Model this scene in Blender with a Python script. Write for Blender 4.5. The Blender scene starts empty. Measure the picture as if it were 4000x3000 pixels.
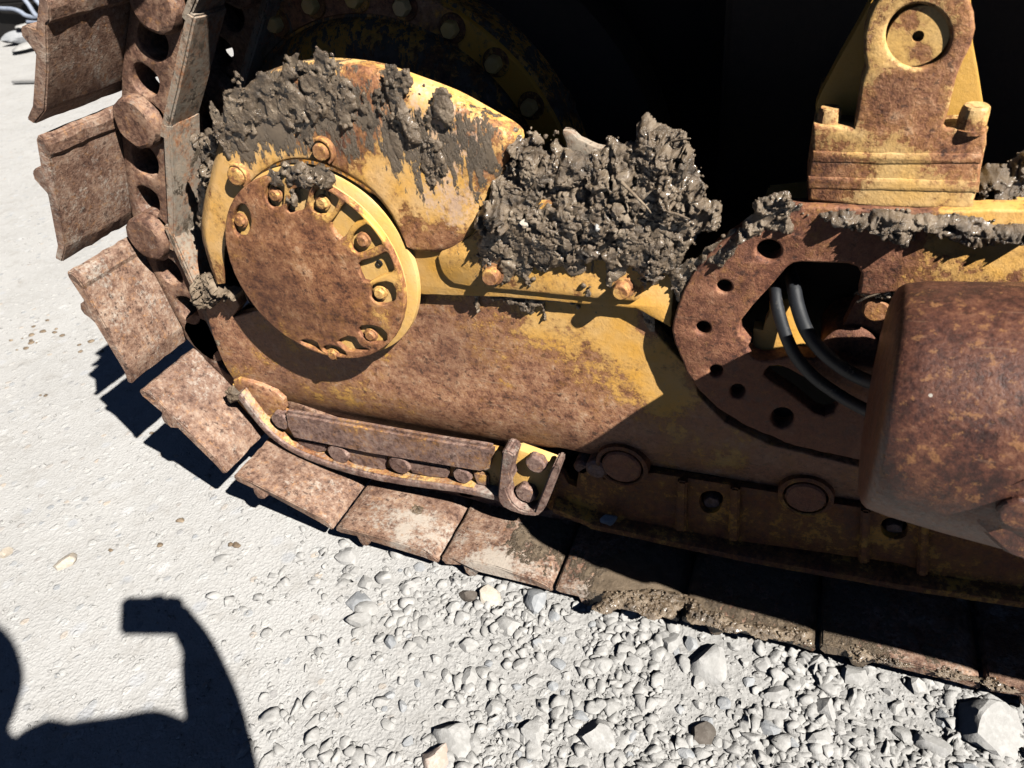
import bpy, bmesh, math, random
import numpy as np
from mathutils import Vector, Matrix, Euler
from mathutils.geometry import tessellate_polygon
random.seed(7); RNG=np.random.default_rng(11)
S=bpy.context.scene; COL=S.collection
# ------------------------------------------------------------------ view geometry
F=2890.0; CAM=np.array([0.0,0.0,1.06])
def _basis(vx=(-7600.,-1030.),ny=4000.):
    nx=-(vx[1]*ny+F*F)/vx[0]
    L=np.array([vx[0],vx[1],F]);L/=np.linalg.norm(L)
    D=np.array([nx,ny,F]);D/=np.linalg.norm(D)
    X=-L;Z=-D;return X,np.cross(Z,X),Z
BX,BY,BZ=_basis()
ZO=dict(A=(0,0,.6329),B=(700,100,.6329),C=(1700,300,.6329),D=(2600,0,.6329),E=(2600,900,.6329),F=(100,900,.6329),G=(800,1400,.7233),H=(2000,1500,.9042),I=(0,2000,.6329),J=(1600,1650,.4521),K=(2300,1500,.5425),L=(3200,1000,.844),M=(0,0,.226),W=(0,0,1.8083),N=(0,0,1.0))
def at(zone,x,y,Y=None,Z=None):
    """survey point: where a sight line meets the vertical plane Y or the level Z"""
    o=ZO[zone];px=o[0]+x*o[2];py=o[1]+y*o[2]
    d=np.array([px-2000,py-1500,F]);w=np.array([d@BX,d@BY,d@BZ])
    t=(Y-CAM[1])/w[1] if Y is not None else (Z-CAM[2])/w[2]
    return CAM+w*t
def poly(zone,pts,Y): return [tuple(at(zone,x,y,Y=Y)[[0,2]]) for x,y in pts]
s=np.array([600-2000,2390-1500,F]);s/=np.linalg.norm(s)
SUN=np.array([s@BX,s@BY,s@BZ])      # direction sunlight travels
# ------------------------------------------------------------------ numpy noise
def _h(ix,iy,iz,seed):
    n=(ix*374761393+iy*668265263+iz*2147483647+seed*1274126177)&0xffffffff
    n=((n^(n>>13))*1274126177)&0xffffffff
    n=((n^(n>>16))*2246822519)&0xffffffff
    return ((n^(n>>15))&0xffff)/65535.0
def vnoise(x,y,z=None,seed=0):
    if z is None: z=np.zeros_like(x)
    xi=np.floor(x).astype(np.int64);yi=np.floor(y).astype(np.int64);zi=np.floor(z).astype(np.int64)
    fx=x-xi;fy=y-yi;fz=z-zi
    fx=fx*fx*(3-2*fx);fy=fy*fy*(3-2*fy);fz=fz*fz*(3-2*fz)
    r=0
    for a in (0,1):
        for b in (0,1):
            for c in (0,1):
                r=r+_h(xi+a,yi+b,zi+c,seed)*(fx if a else 1-fx)*(fy if b else 1-fy)*(fz if c else 1-fz)
    return r
def fbm(x,y,z=None,o=4,seed=0):
    r=0;a=.5;t=0;f=1
    for i in range(o):
        r=r+a*vnoise(x*f,y*f,None if z is None else z*f,seed+i*17);t+=a;a*=.5;f*=2.03
    return r/t
def billow(x,y,z=None,seed=0): return 1-np.abs(2*vnoise(x,y,z,seed)-1)
def worley(x,y,seed=0):
    xi=np.floor(x).astype(np.int64);yi=np.floor(y).astype(np.int64);d=np.full(x.shape,9.)
    for a in (-1,0,1):
        for b in (-1,0,1):
            cx=xi+a;cy=yi+b;z=np.zeros_like(cx);px_=cx+_h(cx,cy,z,seed);py_=cy+_h(cx,cy,z+7,seed);d=np.minimum(d,(x-px_)**2+(y-py_)**2)
    return np.sqrt(d)
def cobble(x,y,seed=0): return np.clip(1-1.35*worley(x,y,seed)**2,0,1)
# ------------------------------------------------------------------ object helpers
def mkobj(name,me,mat,parent=None):
    o=bpy.data.objects.new(name,me);COL.objects.link(o)
    if mat: me.materials.clear();me.materials.append(mat)
    if parent:
        o.parent=parent;p=parent;M=Matrix.Identity(4)
        while p: M=M@Matrix.Translation(-Vector(p.location)) if p.type=='EMPTY' else M;p=p.parent
        o.matrix_parent_inverse=M if parent.type=='EMPTY' else Matrix.Identity(4)
    return o
def tag(o,label=None,cat=None,group=None,kind=None):
    if label:o['label']=label
    if cat:o['category']=cat
    if group:o['group']=group
    if kind:o['kind']=kind
    return o
def smooth(me,ang=35):
    me.polygons.foreach_set('use_smooth',[True]*len(me.polygons))
    try: me.set_sharp_from_angle(angle=math.radians(ang))
    except Exception: pass
    return me
def arrmesh(name,V,Fc,sm=False):
    V=np.asarray(V,dtype=np.float32);Fc=np.asarray(Fc,dtype=np.int32);k=Fc.shape[1]
    me=bpy.data.meshes.new(name);me.vertices.add(len(V));me.vertices.foreach_set('co',V.ravel())
    me.loops.add(Fc.size);me.loops.foreach_set('vertex_index',Fc.ravel())
    me.polygons.add(len(Fc));me.polygons.foreach_set('loop_start',np.arange(len(Fc),dtype=np.int32)*k)
    if sm: me.polygons.foreach_set('use_smooth',np.ones(len(Fc),dtype=bool))
    me.update();me.validate();return me
def bmmesh(name,bm,sm=True,ang=35):
    bmesh.ops.recalc_face_normals(bm,faces=bm.faces)
    me=bpy.data.meshes.new(name);bm.to_mesh(me);bm.free()
    return smooth(me,ang) if sm else me
def chaikin(p,n=1,closed=True):
    for _ in range(n):
        q=[];m=len(p)
        for i in range(m if closed else m-1):
            a=np.array(p[i]);b=np.array(p[(i+1)%m]);q+=[tuple(a*.75+b*.25),tuple(a*.25+b*.75)]
        p=q if closed else [p[0]]+q+[p[-1]]
    return p
def circ(c,r,n=40,ex=1.0,ph=0): return [(c[0]+r*math.cos(ph+2*math.pi*i/n),c[1]+r*ex*math.sin(ph+2*math.pi*i/n)) for i in range(n)]
def rough(p,amp,step=.006,seed=0):
    """resample a closed outline and give it a worn edge"""
    out=[];m=len(p)
    for i in range(m):
        a=np.array(p[i]);b=np.array(p[(i+1)%m]);n=max(1,int(np.linalg.norm(b-a)/step))
        for k in range(n): out.append(a+(b-a)*k/n)
    q=np.array(out);nx=fbm(q[:,0]*90,q[:,1]*90,o=3,seed=seed)-.5;nz=fbm(q[:,0]*90+40,q[:,1]*90+7,o=3,seed=seed+5)-.5
    q[:,0]+=nx*amp*2;q[:,1]+=nz*amp*2
    return [tuple(v) for v in q]
def plate(name,outline,y,th,mat,parent=None,holes=(),bev=.002,amp=0,seed=0,res=1,ang=40):
    """flat plate in the XZ plane, front face at depth y, thickness th, with holes and softened edges"""
    if amp: outline=rough(outline,amp,seed=seed)
    loops=[list(outline)]+[list(h) for h in holes];ins=[];off=0;V=[];Fc=[];starts=[]
    for li,lp in enumerate(loops):
        P=np.array(lp,float)
        keep=[i for i in range(len(P)) if np.linalg.norm(P[i]-P[i-1])>2e-4];P=P[keep]
        ar=.5*np.sum(P[:,0]*np.roll(P[:,1],-1)-np.roll(P[:,0],-1)*P[:,1])
        if (ar<0)!=(li>0): P=P[::-1]                      # material always on the left
        d=np.roll(P,-1,0)-P;d/=np.linalg.norm(d,axis=1)[:,None];n2=np.stack([-d[:,1],d[:,0]],1);n1=np.roll(n2,1,0)
        nn=n1+n2;L_=np.linalg.norm(nn,axis=1);nn/=np.maximum(L_,1e-6)[:,None];k=1/np.clip((nn*n2).sum(1),.7,1)
        loops[li]=(P,nn*k[:,None])
        ins.append(P+nn*k[:,None]*bev)
    K=res+2
    for (P,nn) in loops:
        n=len(P);r0=len(V)
        for j in range(K):
            a_=math.pi/2*j/(K-1)
            for i in range(n):
                q=P[i]+nn[i]*bev*(1-math.sin(a_));V.append((q[0],y+bev*(1-math.cos(a_)),q[1]))
        for i in range(n): V.append((P[i][0],y+th,P[i][1]))
        for j in range(K):
            for i in range(n):
                i2=(i+1)%n;Fc.append((r0+j*n+i,r0+j*n+i2,r0+(j+1)*n+i2,r0+(j+1)*n+i))
        starts.append((r0,n))
    tris=tessellate_polygon([[Vector((q[0],q[1],0)) for q in I_] for I_ in ins])
    idx=[];bidx=[]
    for (r0,n) in starts: idx+=[r0+i for i in range(n)];bidx+=[r0+K*n+i for i in range(n)]
    bm=bmesh.new();bv=[bm.verts.new(v) for v in V]
    for f in Fc:
        try: bm.faces.new([bv[i] for i in f])
        except ValueError: pass
    for t in tris:
        for ix,flip in ((idx,0),(bidx,1)):
            try: bm.faces.new([bv[ix[i]] for i in t])
            except ValueError: pass
    bmesh.ops.recalc_face_normals(bm,faces=bm.faces)
    me=bpy.data.meshes.new(name);bm.to_mesh(me);bm.free();smooth(me,ang)
    return mkobj(name,me,mat,parent)
def rp(zone,x,y,Y,r):
    """true radius of a disc facing the viewer that measures r on the survey sheet"""
    return float(np.linalg.norm(at(zone,x,y+r,Y=Y)-at(zone,x,y,Y=Y))+np.linalg.norm(at(zone,x+r,y,Y=Y)-at(zone,x,y,Y=Y)))/2
def lathe(name,prof,c,axis,mat,parent=None,n=48,ang=35,jit=0,seed=0):
    """prof: list of (distance along axis, radius)"""
    ax=Vector(axis).normalized();u=ax.orthogonal().normalized();v=ax.cross(u);bm=bmesh.new();rings=[]
    for d,r in prof:
        if r<1e-6: rings.append([bm.verts.new(Vector(c)+ax*d)])
        else: rings.append([bm.verts.new(Vector(c)+ax*d+(u*math.cos(2*math.pi*i/n)+v*math.sin(2*math.pi*i/n))*r*(1+jit*(vnoise(np.array([i*.9]),np.array([d*80.]),seed=seed)[0]-.5))) for i in range(n)])
    for a,b in zip(rings,rings[1:]):
        for i in range(n):
            j=(i+1)%n
            if len(a)==1 and len(b)==1: continue
            if len(a)==1: bm.faces.new((a[0],b[i],b[j]))
            elif len(b)==1: bm.faces.new((a[i],b[0],a[j]))
            else: bm.faces.new((a[i],b[i],b[j],a[j]))
    return mkobj(name,bmmesh(name,bm,ang=ang),mat,parent)
def tube(name,pts,r,mat,parent=None,n=16,cap=True):
    P=[Vector(p) for p in pts];Q=[]
    for i in range(len(P)-1):
        p0=P[max(i-1,0)];p1=P[i];p2=P[i+1];p3=P[min(i+2,len(P)-1)]
        for k in range(10):
            t=k/10;Q.append(.5*((2*p1)+(p2-p0)*t+(2*p0-5*p1+4*p2-p3)*t*t+(3*p1-3*p2+p3-p0)*t**3))
    Q.append(P[-1]);bm=bmesh.new();rings=[];up=None
    for i,q in enumerate(Q):
        t=(Q[min(i+1,len(Q)-1)]-Q[max(i-1,0)]).normalized()
        up=t.orthogonal().normalized() if up is None else (up-t*up.dot(t)).normalized()
        w=t.cross(up);rr=r(i/len(Q)) if callable(r) else r
        rings.append([bm.verts.new(q+(up*math.cos(2*math.pi*k/n)+w*math.sin(2*math.pi*k/n))*rr) for k in range(n)])
    for a,b in zip(rings,rings[1:]):
        for i in range(n): bm.faces.new((a[i],a[(i+1)%n],b[(i+1)%n],b[i]))
    if cap: bm.faces.new(rings[0]);bm.faces.new(rings[-1])
    return mkobj(name,bmmesh(name,bm),mat,parent)
def hexbolt(name,x,y,z,r,h,mat,parent,axis=(0,-1,0),round_=False,washer=0,ph=0,wear=.25):
    """bolt whose head rises h from depth y along axis"""
    ax=Vector(axis).normalized();u=ax.orthogonal().normalized();v=ax.cross(u);c=Vector((x,y,z));bm=bmesh.new();n=24
    def ring(d,f,rad):
        out=[]
        for i in range(n):
            a=2*math.pi*i/n+ph;k=abs(((i+.0)%(n/6))-(n/12))/(n/12)   # 0 mid-flat .. 1 corner
            hexr=rad*(.9+.1*k) if f<1 else rad
            out.append(bm.verts.new(c+ax*d+(u*math.cos(a)+v*math.sin(a))*hexr*(1+random.uniform(-.015,.015))))
        return out
    R=[]
    if washer: R+=[ring(0,1,washer),ring(.004,1,washer),ring(.0045,1,r*1.02)]
    else: R+=[ring(-.002,0,r)]
    f=1 if round_ else 0
    R+=[ring(h*.7,f,r),ring(h*.92,f,r*.93),ring(h,1,r*.8)]
    for a,b in zip(R,R[1:]):
        for i in range(n): bm.faces.new((a[i],b[i],b[(i+1)%n],a[(i+1)%n]))
    t=bm.verts.new(c+ax*(h*1.0))
    for i in range(n): bm.faces.new((R[-1][i],t,R[-1][(i+1)%n]))
    return mkobj(name,bmmesh(name,bm,ang=14),mat,parent)
def prism(name,prof,y0,y1,mat,parent=None,fr=None,bev=.003,ang=35,seg=1,jit=0,seed=0):
    """closed XZ (or local uv via fr) profile extruded between depths y0 and y1 in `seg` slices"""
    bm=bmesh.new();rings=[]
    for k in range(seg+1):
        y=y0+(y1-y0)*k/seg;r=[]
        for i,(a,b) in enumerate(prof):
            X,Zz=(fr(a,b) if fr else (a,b));jx=jy=jz=0
            if jit:
                q=[np.array([X*70.]),np.array([y*70.]),np.array([Zz*70.])]
                jx=(fbm(*q,seed=seed,o=2)[0]-.5)*jit;jz=(fbm(*q,seed=seed+3,o=2)[0]-.5)*jit
                if k in(0,seg): jy=(fbm(*q,seed=seed+8,o=2)[0]-.5)*jit*2.5
            r.append(bm.verts.new((X+jx,y+jy,Zz+jz)))
        rings.append(r)
    n=len(prof)
    for a,b in zip(rings,rings[1:]):
        for i in range(n): bm.faces.new((a[i],a[(i+1)%n],b[(i+1)%n],b[i]))
    f0=bm.faces.new(rings[0]);f1=bm.faces.new(rings[-1])
    bmesh.ops.recalc_face_normals(bm,faces=bm.faces)
    if bev:
        ed=[e for e in bm.edges if len(e.link_faces)==2 and e.calc_face_angle(0)>.6]
        bmesh.ops.bevel(bm,geom=ed,offset=bev,segments=2,affect='EDGES',clamp_overlap=True)
    bmesh.ops.triangulate(bm,faces=[f for f in bm.faces if len(f.verts)>4])
    return mkobj(name,bmmesh(name,bm,ang=ang),mat,parent)
# ------------------------------------------------------------------ node helpers
class NT:
    def __init__(s,name):
        s.m=bpy.data.materials.new(name);s.m.use_nodes=True;s.t=s.m.node_tree;s.t.nodes.clear()
        s.out=s.N('ShaderNodeOutputMaterial');s.b=s.N('ShaderNodeBsdfPrincipled');s.L(s.b.outputs[0],s.out.inputs[0])
        s.geo=s.N('ShaderNodeNewGeometry');s.pos=s.geo.outputs['Position']
    def N(s,t): return s.t.nodes.new(t)
    def L(s,a,b): s.t.links.new(a,b)
    def put(s,i,v):
        if hasattr(v,'is_linked') or isinstance(v,bpy.types.NodeSocket): s.L(v,i)
        else: i.default_value=v
    def math(s,op,a,b=0,c=None,clamp=False):
        n=s.N('ShaderNodeMath');n.operation=op;n.use_clamp=clamp;s.put(n.inputs[0],a);s.put(n.inputs[1],b)
        if c is not None:s.put(n.inputs[2],c)
        return n.outputs[0]
    def noise(s,scale,detail=6,rough=.6,vec=None,dist=0,sc3=None,off=(0,0,0)):
        n=s.N('ShaderNodeTexNoise');n.inputs['Scale'].default_value=scale;n.inputs['Detail'].default_value=detail
        n.inputs['Roughness'].default_value=rough;n.inputs['Distortion'].default_value=dist
        m=s.N('ShaderNodeMapping');s.L(vec or s.pos,m.inputs[0]);m.inputs['Location'].default_value=off
        if sc3:m.inputs['Scale'].default_value=sc3
        s.L(m.outputs[0],n.inputs['Vector']);return n.outputs['Fac']
    def ramp(s,v,lo,hi,a=0.,b=1.,smooth=False):
        n=s.N('ShaderNodeMapRange');s.put(n.inputs['Value'],v);n.inputs['From Min'].default_value=lo;n.inputs['From Max'].default_value=hi
        n.inputs['To Min'].default_value=a;n.inputs['To Max'].default_value=b
        if smooth:n.interpolation_type='SMOOTHSTEP'
        return n.outputs[0]
    def mix(s,f,a,b):
        n=s.N('ShaderNodeMix');n.data_type='RGBA';s.put(n.inputs[0],f)
        for i,v in ((6,a),(7,b)):
            if isinstance(v,tuple): n.inputs[i].default_value=(*v,1) if len(v)==3 else v
            else: s.L(v,n.inputs[i])
        return n.outputs[2]
    def cramp(s,v,stops):
        n=s.N('ShaderNodeValToRGB');s.L(v,n.inputs[0]);e=n.color_ramp.elements
        while len(e)<len(stops): e.new(.5)
        for i,(p,c) in enumerate(stops): e[i].position=p;e[i].color=(*c,1)
        return n.outputs[0]
    def blob(s,c,r,amt,sc=(1,1,1)):
        v=s.N('ShaderNodeVectorMath');v.operation='SUBTRACT';s.L(s.pos,v.inputs[0]);v.inputs[1].default_value=c
        w=s.N('ShaderNodeVectorMath');w.operation='MULTIPLY';s.L(v.outputs[0],w.inputs[0]);w.inputs[1].default_value=sc
        l=s.N('ShaderNodeVectorMath');l.operation='LENGTH';s.L(w.outputs[0],l.inputs[0])
        return s.ramp(l.outputs['Value'],0,r,amt,0,smooth=True)
    def bump(s,h,dist,strength=1,nrm=None):
        n=s.N('ShaderNodeBump');s.put(n.inputs['Height'],h);n.inputs['Distance'].default_value=dist;n.inputs['Strength'].default_value=strength
        if nrm:s.L(nrm,n.inputs['Normal'])
        return n.outputs[0]
YEL=(.90,.47,.09);YEL2=(.88,.53,.19)
RUST=[(.0,(.04,.015,.009)),(.20,(.12,.046,.024)),(.46,(.32,.135,.064)),(.72,(.52,.255,.125)),(1,(.72,.45,.27))]
RUSTP=[(.0,(.04,.024,.020)),(.22,(.12,.068,.054)),(.48,(.25,.155,.125)),(.72,(.37,.25,.20)),(1,(.52,.40,.32))]
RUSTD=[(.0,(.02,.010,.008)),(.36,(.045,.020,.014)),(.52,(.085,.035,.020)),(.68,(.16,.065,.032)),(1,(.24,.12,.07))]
GRAYMUD=(.165,.125,.087)
def worn(name,paint=.0,blobs=(),mud=-.5,mudblobs=(),rust=RUST,dust=.0,yel=(YEL,YEL2),off=(0,0,0),scale=1.0,spec=.5,rrough=.62,wet=.42,streak=False,dustblobs=(),spots=0,fade=(),dustcol=(.42,.37,.31),bumpk=1.0):
    """weathered steel: paint that has flaked to rust, spattered with mud. paint/mud are coverage biases, blobs shift them locally"""
    t=NT(name)
    nA=t.noise(11*scale,9,.62,off=off);nB=t.noise(70*scale,6,.68,off=off);nC=t.noise(260,4,.7,off=off)
    nS=t.noise(30,7,.65,sc3=(1,1,.25) if not streak else (.25,1,1.2),off=off)
    nD=t.noise(190,5,.72,off=(off[0]+4,2,2));m=t.math('MULTIPLY',nA,.40);m=t.math('MULTIPLY_ADD',nB,.27,m);m=t.math('MULTIPLY_ADD',nS,.15,m);m=t.math('MULTIPLY_ADD',nD,.18,m);m=t.math('ADD',m,paint)
    for b in blobs: m=t.math('ADD',m,t.blob(*b))
    pm=t.ramp(m,.495,.515)
    halo=t.ramp(m,.43,.50)
    nM=t.noise(115,6,.74,off=(6,1,3))
    rn=t.math('MULTIPLY',t.noise(30*scale,8,.7,off=(3,1,off[2]+2)),.34);rn=t.math('MULTIPLY_ADD',nM,.34,rn);rn=t.math('MULTIPLY_ADD',nC,.14,rn);rn=t.math('MULTIPLY_ADD',nS,.18,rn)
    rn=t.ramp(rn,.385,.615)
    rc=t.cramp(rn,rust)
    nP=t.noise(85,6,.72,off=(5,2,8));rc=t.mix(t.ramp(nP,.56,.62,0,.78),rc,(.038,.018,.013));rc=t.mix(t.ramp(nP,.43,.37,0,.45),rc,(.50,.25,.10))
    nW=t.noise(7,4,.5,off=(8,3,1));rc=t.mix(t.ramp(nW,.45,.66,0,.35),rc,(.10,.048,.035))
    sc=t.noise(170,3,.6,sc3=(.06,1,1.0),off=(1,1,9));rc=t.mix(t.ramp(sc,.64,.68,0,.5 if streak else .12),rc,(.55,.37,.24))
    rc=t.mix(t.math('MULTIPLY',halo,.45),rc,(.46,.21,.055))
    yc=t.mix(t.ramp(t.noise(20,6,.6,off=(7,7,1)),.35,.65),yel[0],yel[1])
    yc=t.mix(t.ramp(nC,.60,.75,0,.55),yc,(.30,.13,.045))
    yc=t.mix(t.ramp(m,.515,.56,.55,0),yc,(.40,.20,.07))
    c=t.mix(pm,rc,yc)
    if fade:
        fm=t.math('MULTIPLY_ADD',t.noise(34,7,.68,sc3=(1.2,1,.6),off=(9,2,4)),.6,t.math('MULTIPLY',t.noise(140,5,.7,off=(2,2,2)),.4));fm=t.math('ADD',fm,-.2)
        for b in fade: fm=t.math('ADD',fm,t.blob(*b))
        c=t.mix(t.ramp(fm,.47,.54,0,.7),c,(.84,.58,.42))
    if dust>0:
        d=t.noise(130,5,.75,off=(1,9,4));d2=t.noise(16,5,.6,sc3=(1,1,.5),off=(4,0,2))
        dm=t.math('MULTIPLY_ADD',d2,.5,t.math('MULTIPLY',d,.5))
        for b in dustblobs: dm=t.math('ADD',dm,t.blob(*b))
        c=t.mix(t.ramp(dm,.62-dust*.16,.70-dust*.12,0,.8),c,dustcol)
    if spots:
        v=t.N('ShaderNodeTexVoronoi');v.inputs['Scale'].default_value=42*spots;t.L(t.pos,v.inputs['Vector']);sp_=t.N('ShaderNodeSeparateColor');t.L(v.outputs['Color'],sp_.inputs[0])
        k=t.math('MULTIPLY',t.ramp(sp_.outputs[0],.62,.64),t.math('LESS_THAN',v.outputs['Distance'],t.math('MULTIPLY',sp_.outputs[1],.075)));c=t.mix(k,c,(.50,.46,.40))
    mm=t.math('MULTIPLY',t.noise(26,8,.62,sc3=(1.7,1,.5),off=(2,5,off[0])),.5);mm=t.math('MULTIPLY_ADD',t.noise(95,6,.72,sc3=(1.3,1,.45)),.5,mm);mm=t.math('ADD',mm,mud)
    for b in mudblobs: mm=t.math('ADD',mm,t.blob(*b))
    mk=t.ramp(mm,.50,.515)
    mc=t.mix(t.ramp(t.noise(50,6,.6),.35,.65),tuple(v*.8 for v in GRAYMUD),tuple(v*1.35 for v in GRAYMUD))
    c=t.mix(mk,c,mc);t.L(c,t.b.inputs['Base Color'])
    r=t.mix(pm,(rrough,)*3,(.46,)*3);r=t.mix(t.ramp(nC,.4,.7,0,.5),r,(.8,)*3);r=t.mix(mk,r,(wet,)*3);t.L(r,t.b.inputs['Roughness'])
    t.b.inputs['Specular IOR Level'].default_value=spec
    h=t.math('MULTIPLY',pm,.35);h=t.math('MULTIPLY_ADD',t.math('SUBTRACT',1,pm),t.math('MULTIPLY',nC,.45),h)
    h=t.math('MULTIPLY_ADD',rn,.35,h);h=t.math('MULTIPLY_ADD',t.ramp(mm,.50,.58),1.6,h)
    t.L(t.bump(h,.0016*bumpk,.9),t.b.inputs['Normal'])
    return t.m
def simple(name,cols,scale,rough=.6,bump=.001,bs=150,spec=.4,sc3=None):
    t=NT(name);n=t.math('MULTIPLY_ADD',t.noise(scale,8,.65,sc3=sc3),.6,t.math('MULTIPLY',t.noise(bs,5,.7),.4))
    t.L(t.cramp(t.ramp(n,.3,.7),cols),t.b.inputs['Base Color']);t.b.inputs['Roughness'].default_value=rough
    t.b.inputs['Specular IOR Level'].default_value=spec
    t.L(t.bump(n,bump,1),t.b.inputs['Normal']);return t.m
def A3(z,x,y,Y): return tuple(at(z,x,y,Y=Y))
# materials
M={};FCX=-.72
M['hood']=worn('worn_yellow_hood_paint',.06,[(A3('B',1150,420,.85),.10,-.12),(A3('B',800,600,.85),.10,-.13),(A3('B',1650,500,.85),.12,-.055),(A3('B',1050,720,.85),.06,-.08),(A3('B',1450,1250,.85),.05,-.10),(A3('B',1650,1350,.85),.05,-.16),(A3('B',250,1500,.85),.06,-.05),(A3('B',1750,900,.85),.12,.02)],
   mud=-.15,mudblobs=[(A3('B',850,450,.85),.17,.20),(A3('B',450,500,.85),.12,.26),(A3('B',1350,650,.85),.13,.095),(A3('B',1600,850,.85),.14,.12),(A3('B',1900,700,.85),.10,.13),(A3('B',350,700,.85),.06,.2),(A3('B',1100,1300,.85),.15,-.2)],yel=((.92,.50,.12),(.92,.58,.26)),fade=[(A3('B',1750,850,.85),.16,.15),(A3('B',1550,650,.85),.12,.12),(A3('B',1650,1150,.85),.08,.13),(A3('B',1300,300,.85),.08,.13)])
M['cap']=worn('rusted_hub_cap_steel',-.07,[(A3('B',1180,1280,.83),.06,.17),(A3('B',900,1080,.83),.05,.10),(A3('B',650,1020,.83),.06,.13),(A3('B',1290,1550,.83),.045,.15),(A3('B',400,1200,.83),.035,.12),(A3('B',750,1450,.83),.12,-.05),(A3('F',1500,300,.83),.12,-.03)],mud=-.26,mudblobs=[(A3('B',750,900,.83),.075,.26),(A3('B',1050,1150,.83),.05,.15),(A3('B',480,1200,.83),.04,.14)],spec=.4)
M['yellow']=worn('pocket_yellow_paint',.14,[],mud=-.2,yel=((.92,.53,.14),(.90,.57,.24)))
M['flange']=worn('flange_yellow_paint',.12,[],mud=-.19,mudblobs=[(A3('B',750,900,.83),.1,.2)],yel=((.92,.53,.14),(.90,.57,.24)))
M['side']=worn('rusty_frame_plate_steel',-.045,[(A3('B',1480,1450,.87),.05,.24),(A3('W',1330,740,.87),.05,.17),(A3('W',1400,800,.87),.10,.14),(A3('W',1440,860,.87),.06,.12),(A3('W',1150,650,.87),.22,.085),(A3('W',1250,860,.87),.2,-.03),(A3('W',900,780,.87),.22,-.03),(A3('W',1250,780,.87),.10,.06),(A3('W',1180,560,.87),.10,.14),(A3('W',1330,650,.87),.08,.12),(A3('W',640,720,.87),.10,.03),(A3('W',1050,960,.87),.2,-.05)],
   mud=-.24,mudblobs=[(A3('W',1100,640,.87),.10,.17,(.35,1,2.2)),(A3('W',1290,680,.87),.06,.12,(1,1,1.4)),(A3('W',470,640,.87),.04,.16)],dust=.12,streak=True,spec=.55,rrough=.52,spots=2.2,rust=[(.0,(.045,.018,.011)),(.18,(.14,.058,.034)),(.42,(.36,.165,.092)),(.68,(.56,.30,.17)),(1,(.74,.50,.33))])
M['backing']=worn('yellow_backing_paint',.13,[],mud=-.2)
M['cover']=worn('yellow_cover_plate_paint',.06,[],mud=-.08,mudblobs=[(A3('C',700,1000,.87),.14,.12),(A3('C',150,1180,.87),.05,-.2),(A3('C',700,1290,.87),.12,-.12)])
M['arch']=worn('pitted_rust_plate',-.12,[(A3('D',1950,1500,.85),.13,.23),(A3('D',950,1400,.85),.07,.11),(A3('D',1450,1480,.85),.05,-.04)],mud=-.22,mudblobs=[(A3('D',1500,1380,.85),.06,.16,(.3,1,2)),(A3('D',500,1330,.85),.06,.2),(A3('E',100,150,.85),.04,.15)],rust=[(.0,(.04,.015,.011)),(.26,(.12,.045,.027)),(.5,(.25,.100,.056)),(.72,(.37,.165,.09)),(1,(.52,.28,.17))],bumpk=1.6)
M['bracket']=worn('worn_bracket_paint',.008,[(A3('D',1500,550,.86),.05,-.06),(A3('D',1800,350,.86),.04,-.10),(A3('D',1500,740,.86),.05,-.09),(A3('D',1100,1040,.86),.05,-.10),(A3('D',1850,950,.86),.05,-.08),(A3('D',1350,900,.86),.06,.05),(A3('D',1400,1170,.86),.07,.06),(A3('D',1550,225,.86),.05,.04)],mud=-.24,mudblobs=[(A3('D',1290,60,.86),.03,.18),(A3('D',1300,1290,.86),.06,.1)],bumpk=1.4,scale=1.5,yel=((.84,.50,.16),(.84,.56,.26)))
M['gusset']=worn('gusset_yellow_paint',.15,[],mud=-.24,yel=((.68,.36,.06),(.62,.35,.08)))
M['pin']=worn('pin_end_paint',.06,[(A3('D',1500,130,.86),.03,-.1),(A3('D',1580,330,.86),.02,-.1)],mud=-.3,yel=((.84,.50,.15),(.82,.52,.20)))
M['shoe']=worn('dusty_rusted_track_shoe',-.35,[],mud=-.2,mudblobs=[(A3('A',420,330,.8),.05,.12),(tuple(at('N',3000,2420,Z=.045)),.60,.26),(tuple(at('N',2560,2290,Z=.045)),.12,.24),(tuple(at('N',2100,2080,Z=.045)),.13,.26),(tuple(at('N',2400,2270,Z=.045)),.11,.20),(tuple(at('N',1400,1950,Z=.045)),.05,.12),(tuple(at('N',1650,2110,Z=.045)),.05,.12)],dust=.50,dustcol=(.52,.46,.39),dustblobs=[(tuple(at('N',1620,2080,Z=.045)),.09,.14),(tuple(at('N',1920,2200,Z=.045)),.09,.20),(tuple(at('N',1500,1990,Z=.045)),.07,.06),(tuple(at('N',2270,2330,Z=.045)),.05,.12)],rust=[(.0,(.05,.028,.020)),(.24,(.15,.080,.053)),(.5,(.29,.175,.120)),(.72,(.40,.275,.20)),(1,(.54,.43,.34))],bumpk=1.6,wet=.3,spots=1.3)
M['link']=worn('dry_rusted_link',-.35,[],mud=-.25,dust=.35,rust=[(.0,(.05,.028,.02)),(.3,(.12,.06,.04)),(.5,(.22,.12,.08)),(.68,(.33,.20,.13)),(1,(.40,.26,.18))])
M['rail']=worn('mud_caked_rail',-.4,[],mud=-.05,dust=1.4,dustcol=(.40,.36,.29))
M['arm']=worn('dark_rust_push_arm',-.4,[],mud=-.4,rust=[(.0,(.025,.012,.010)),(.3,(.050,.021,.017)),(.5,(.105,.040,.027)),(.72,(.17,.070,.042)),(1,(.27,.13,.075))],spec=.5,rrough=.38,bumpk=.7,spots=1)
M['guardyel']=worn('guard_wall_yellow_rust',.02,[],mud=-.2)
M['guardyel2']=worn('shelf_yellow_paint',.0,[],mud=-.14,dust=.9,yel=((.82,.50,.16),(.80,.55,.24)))
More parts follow.
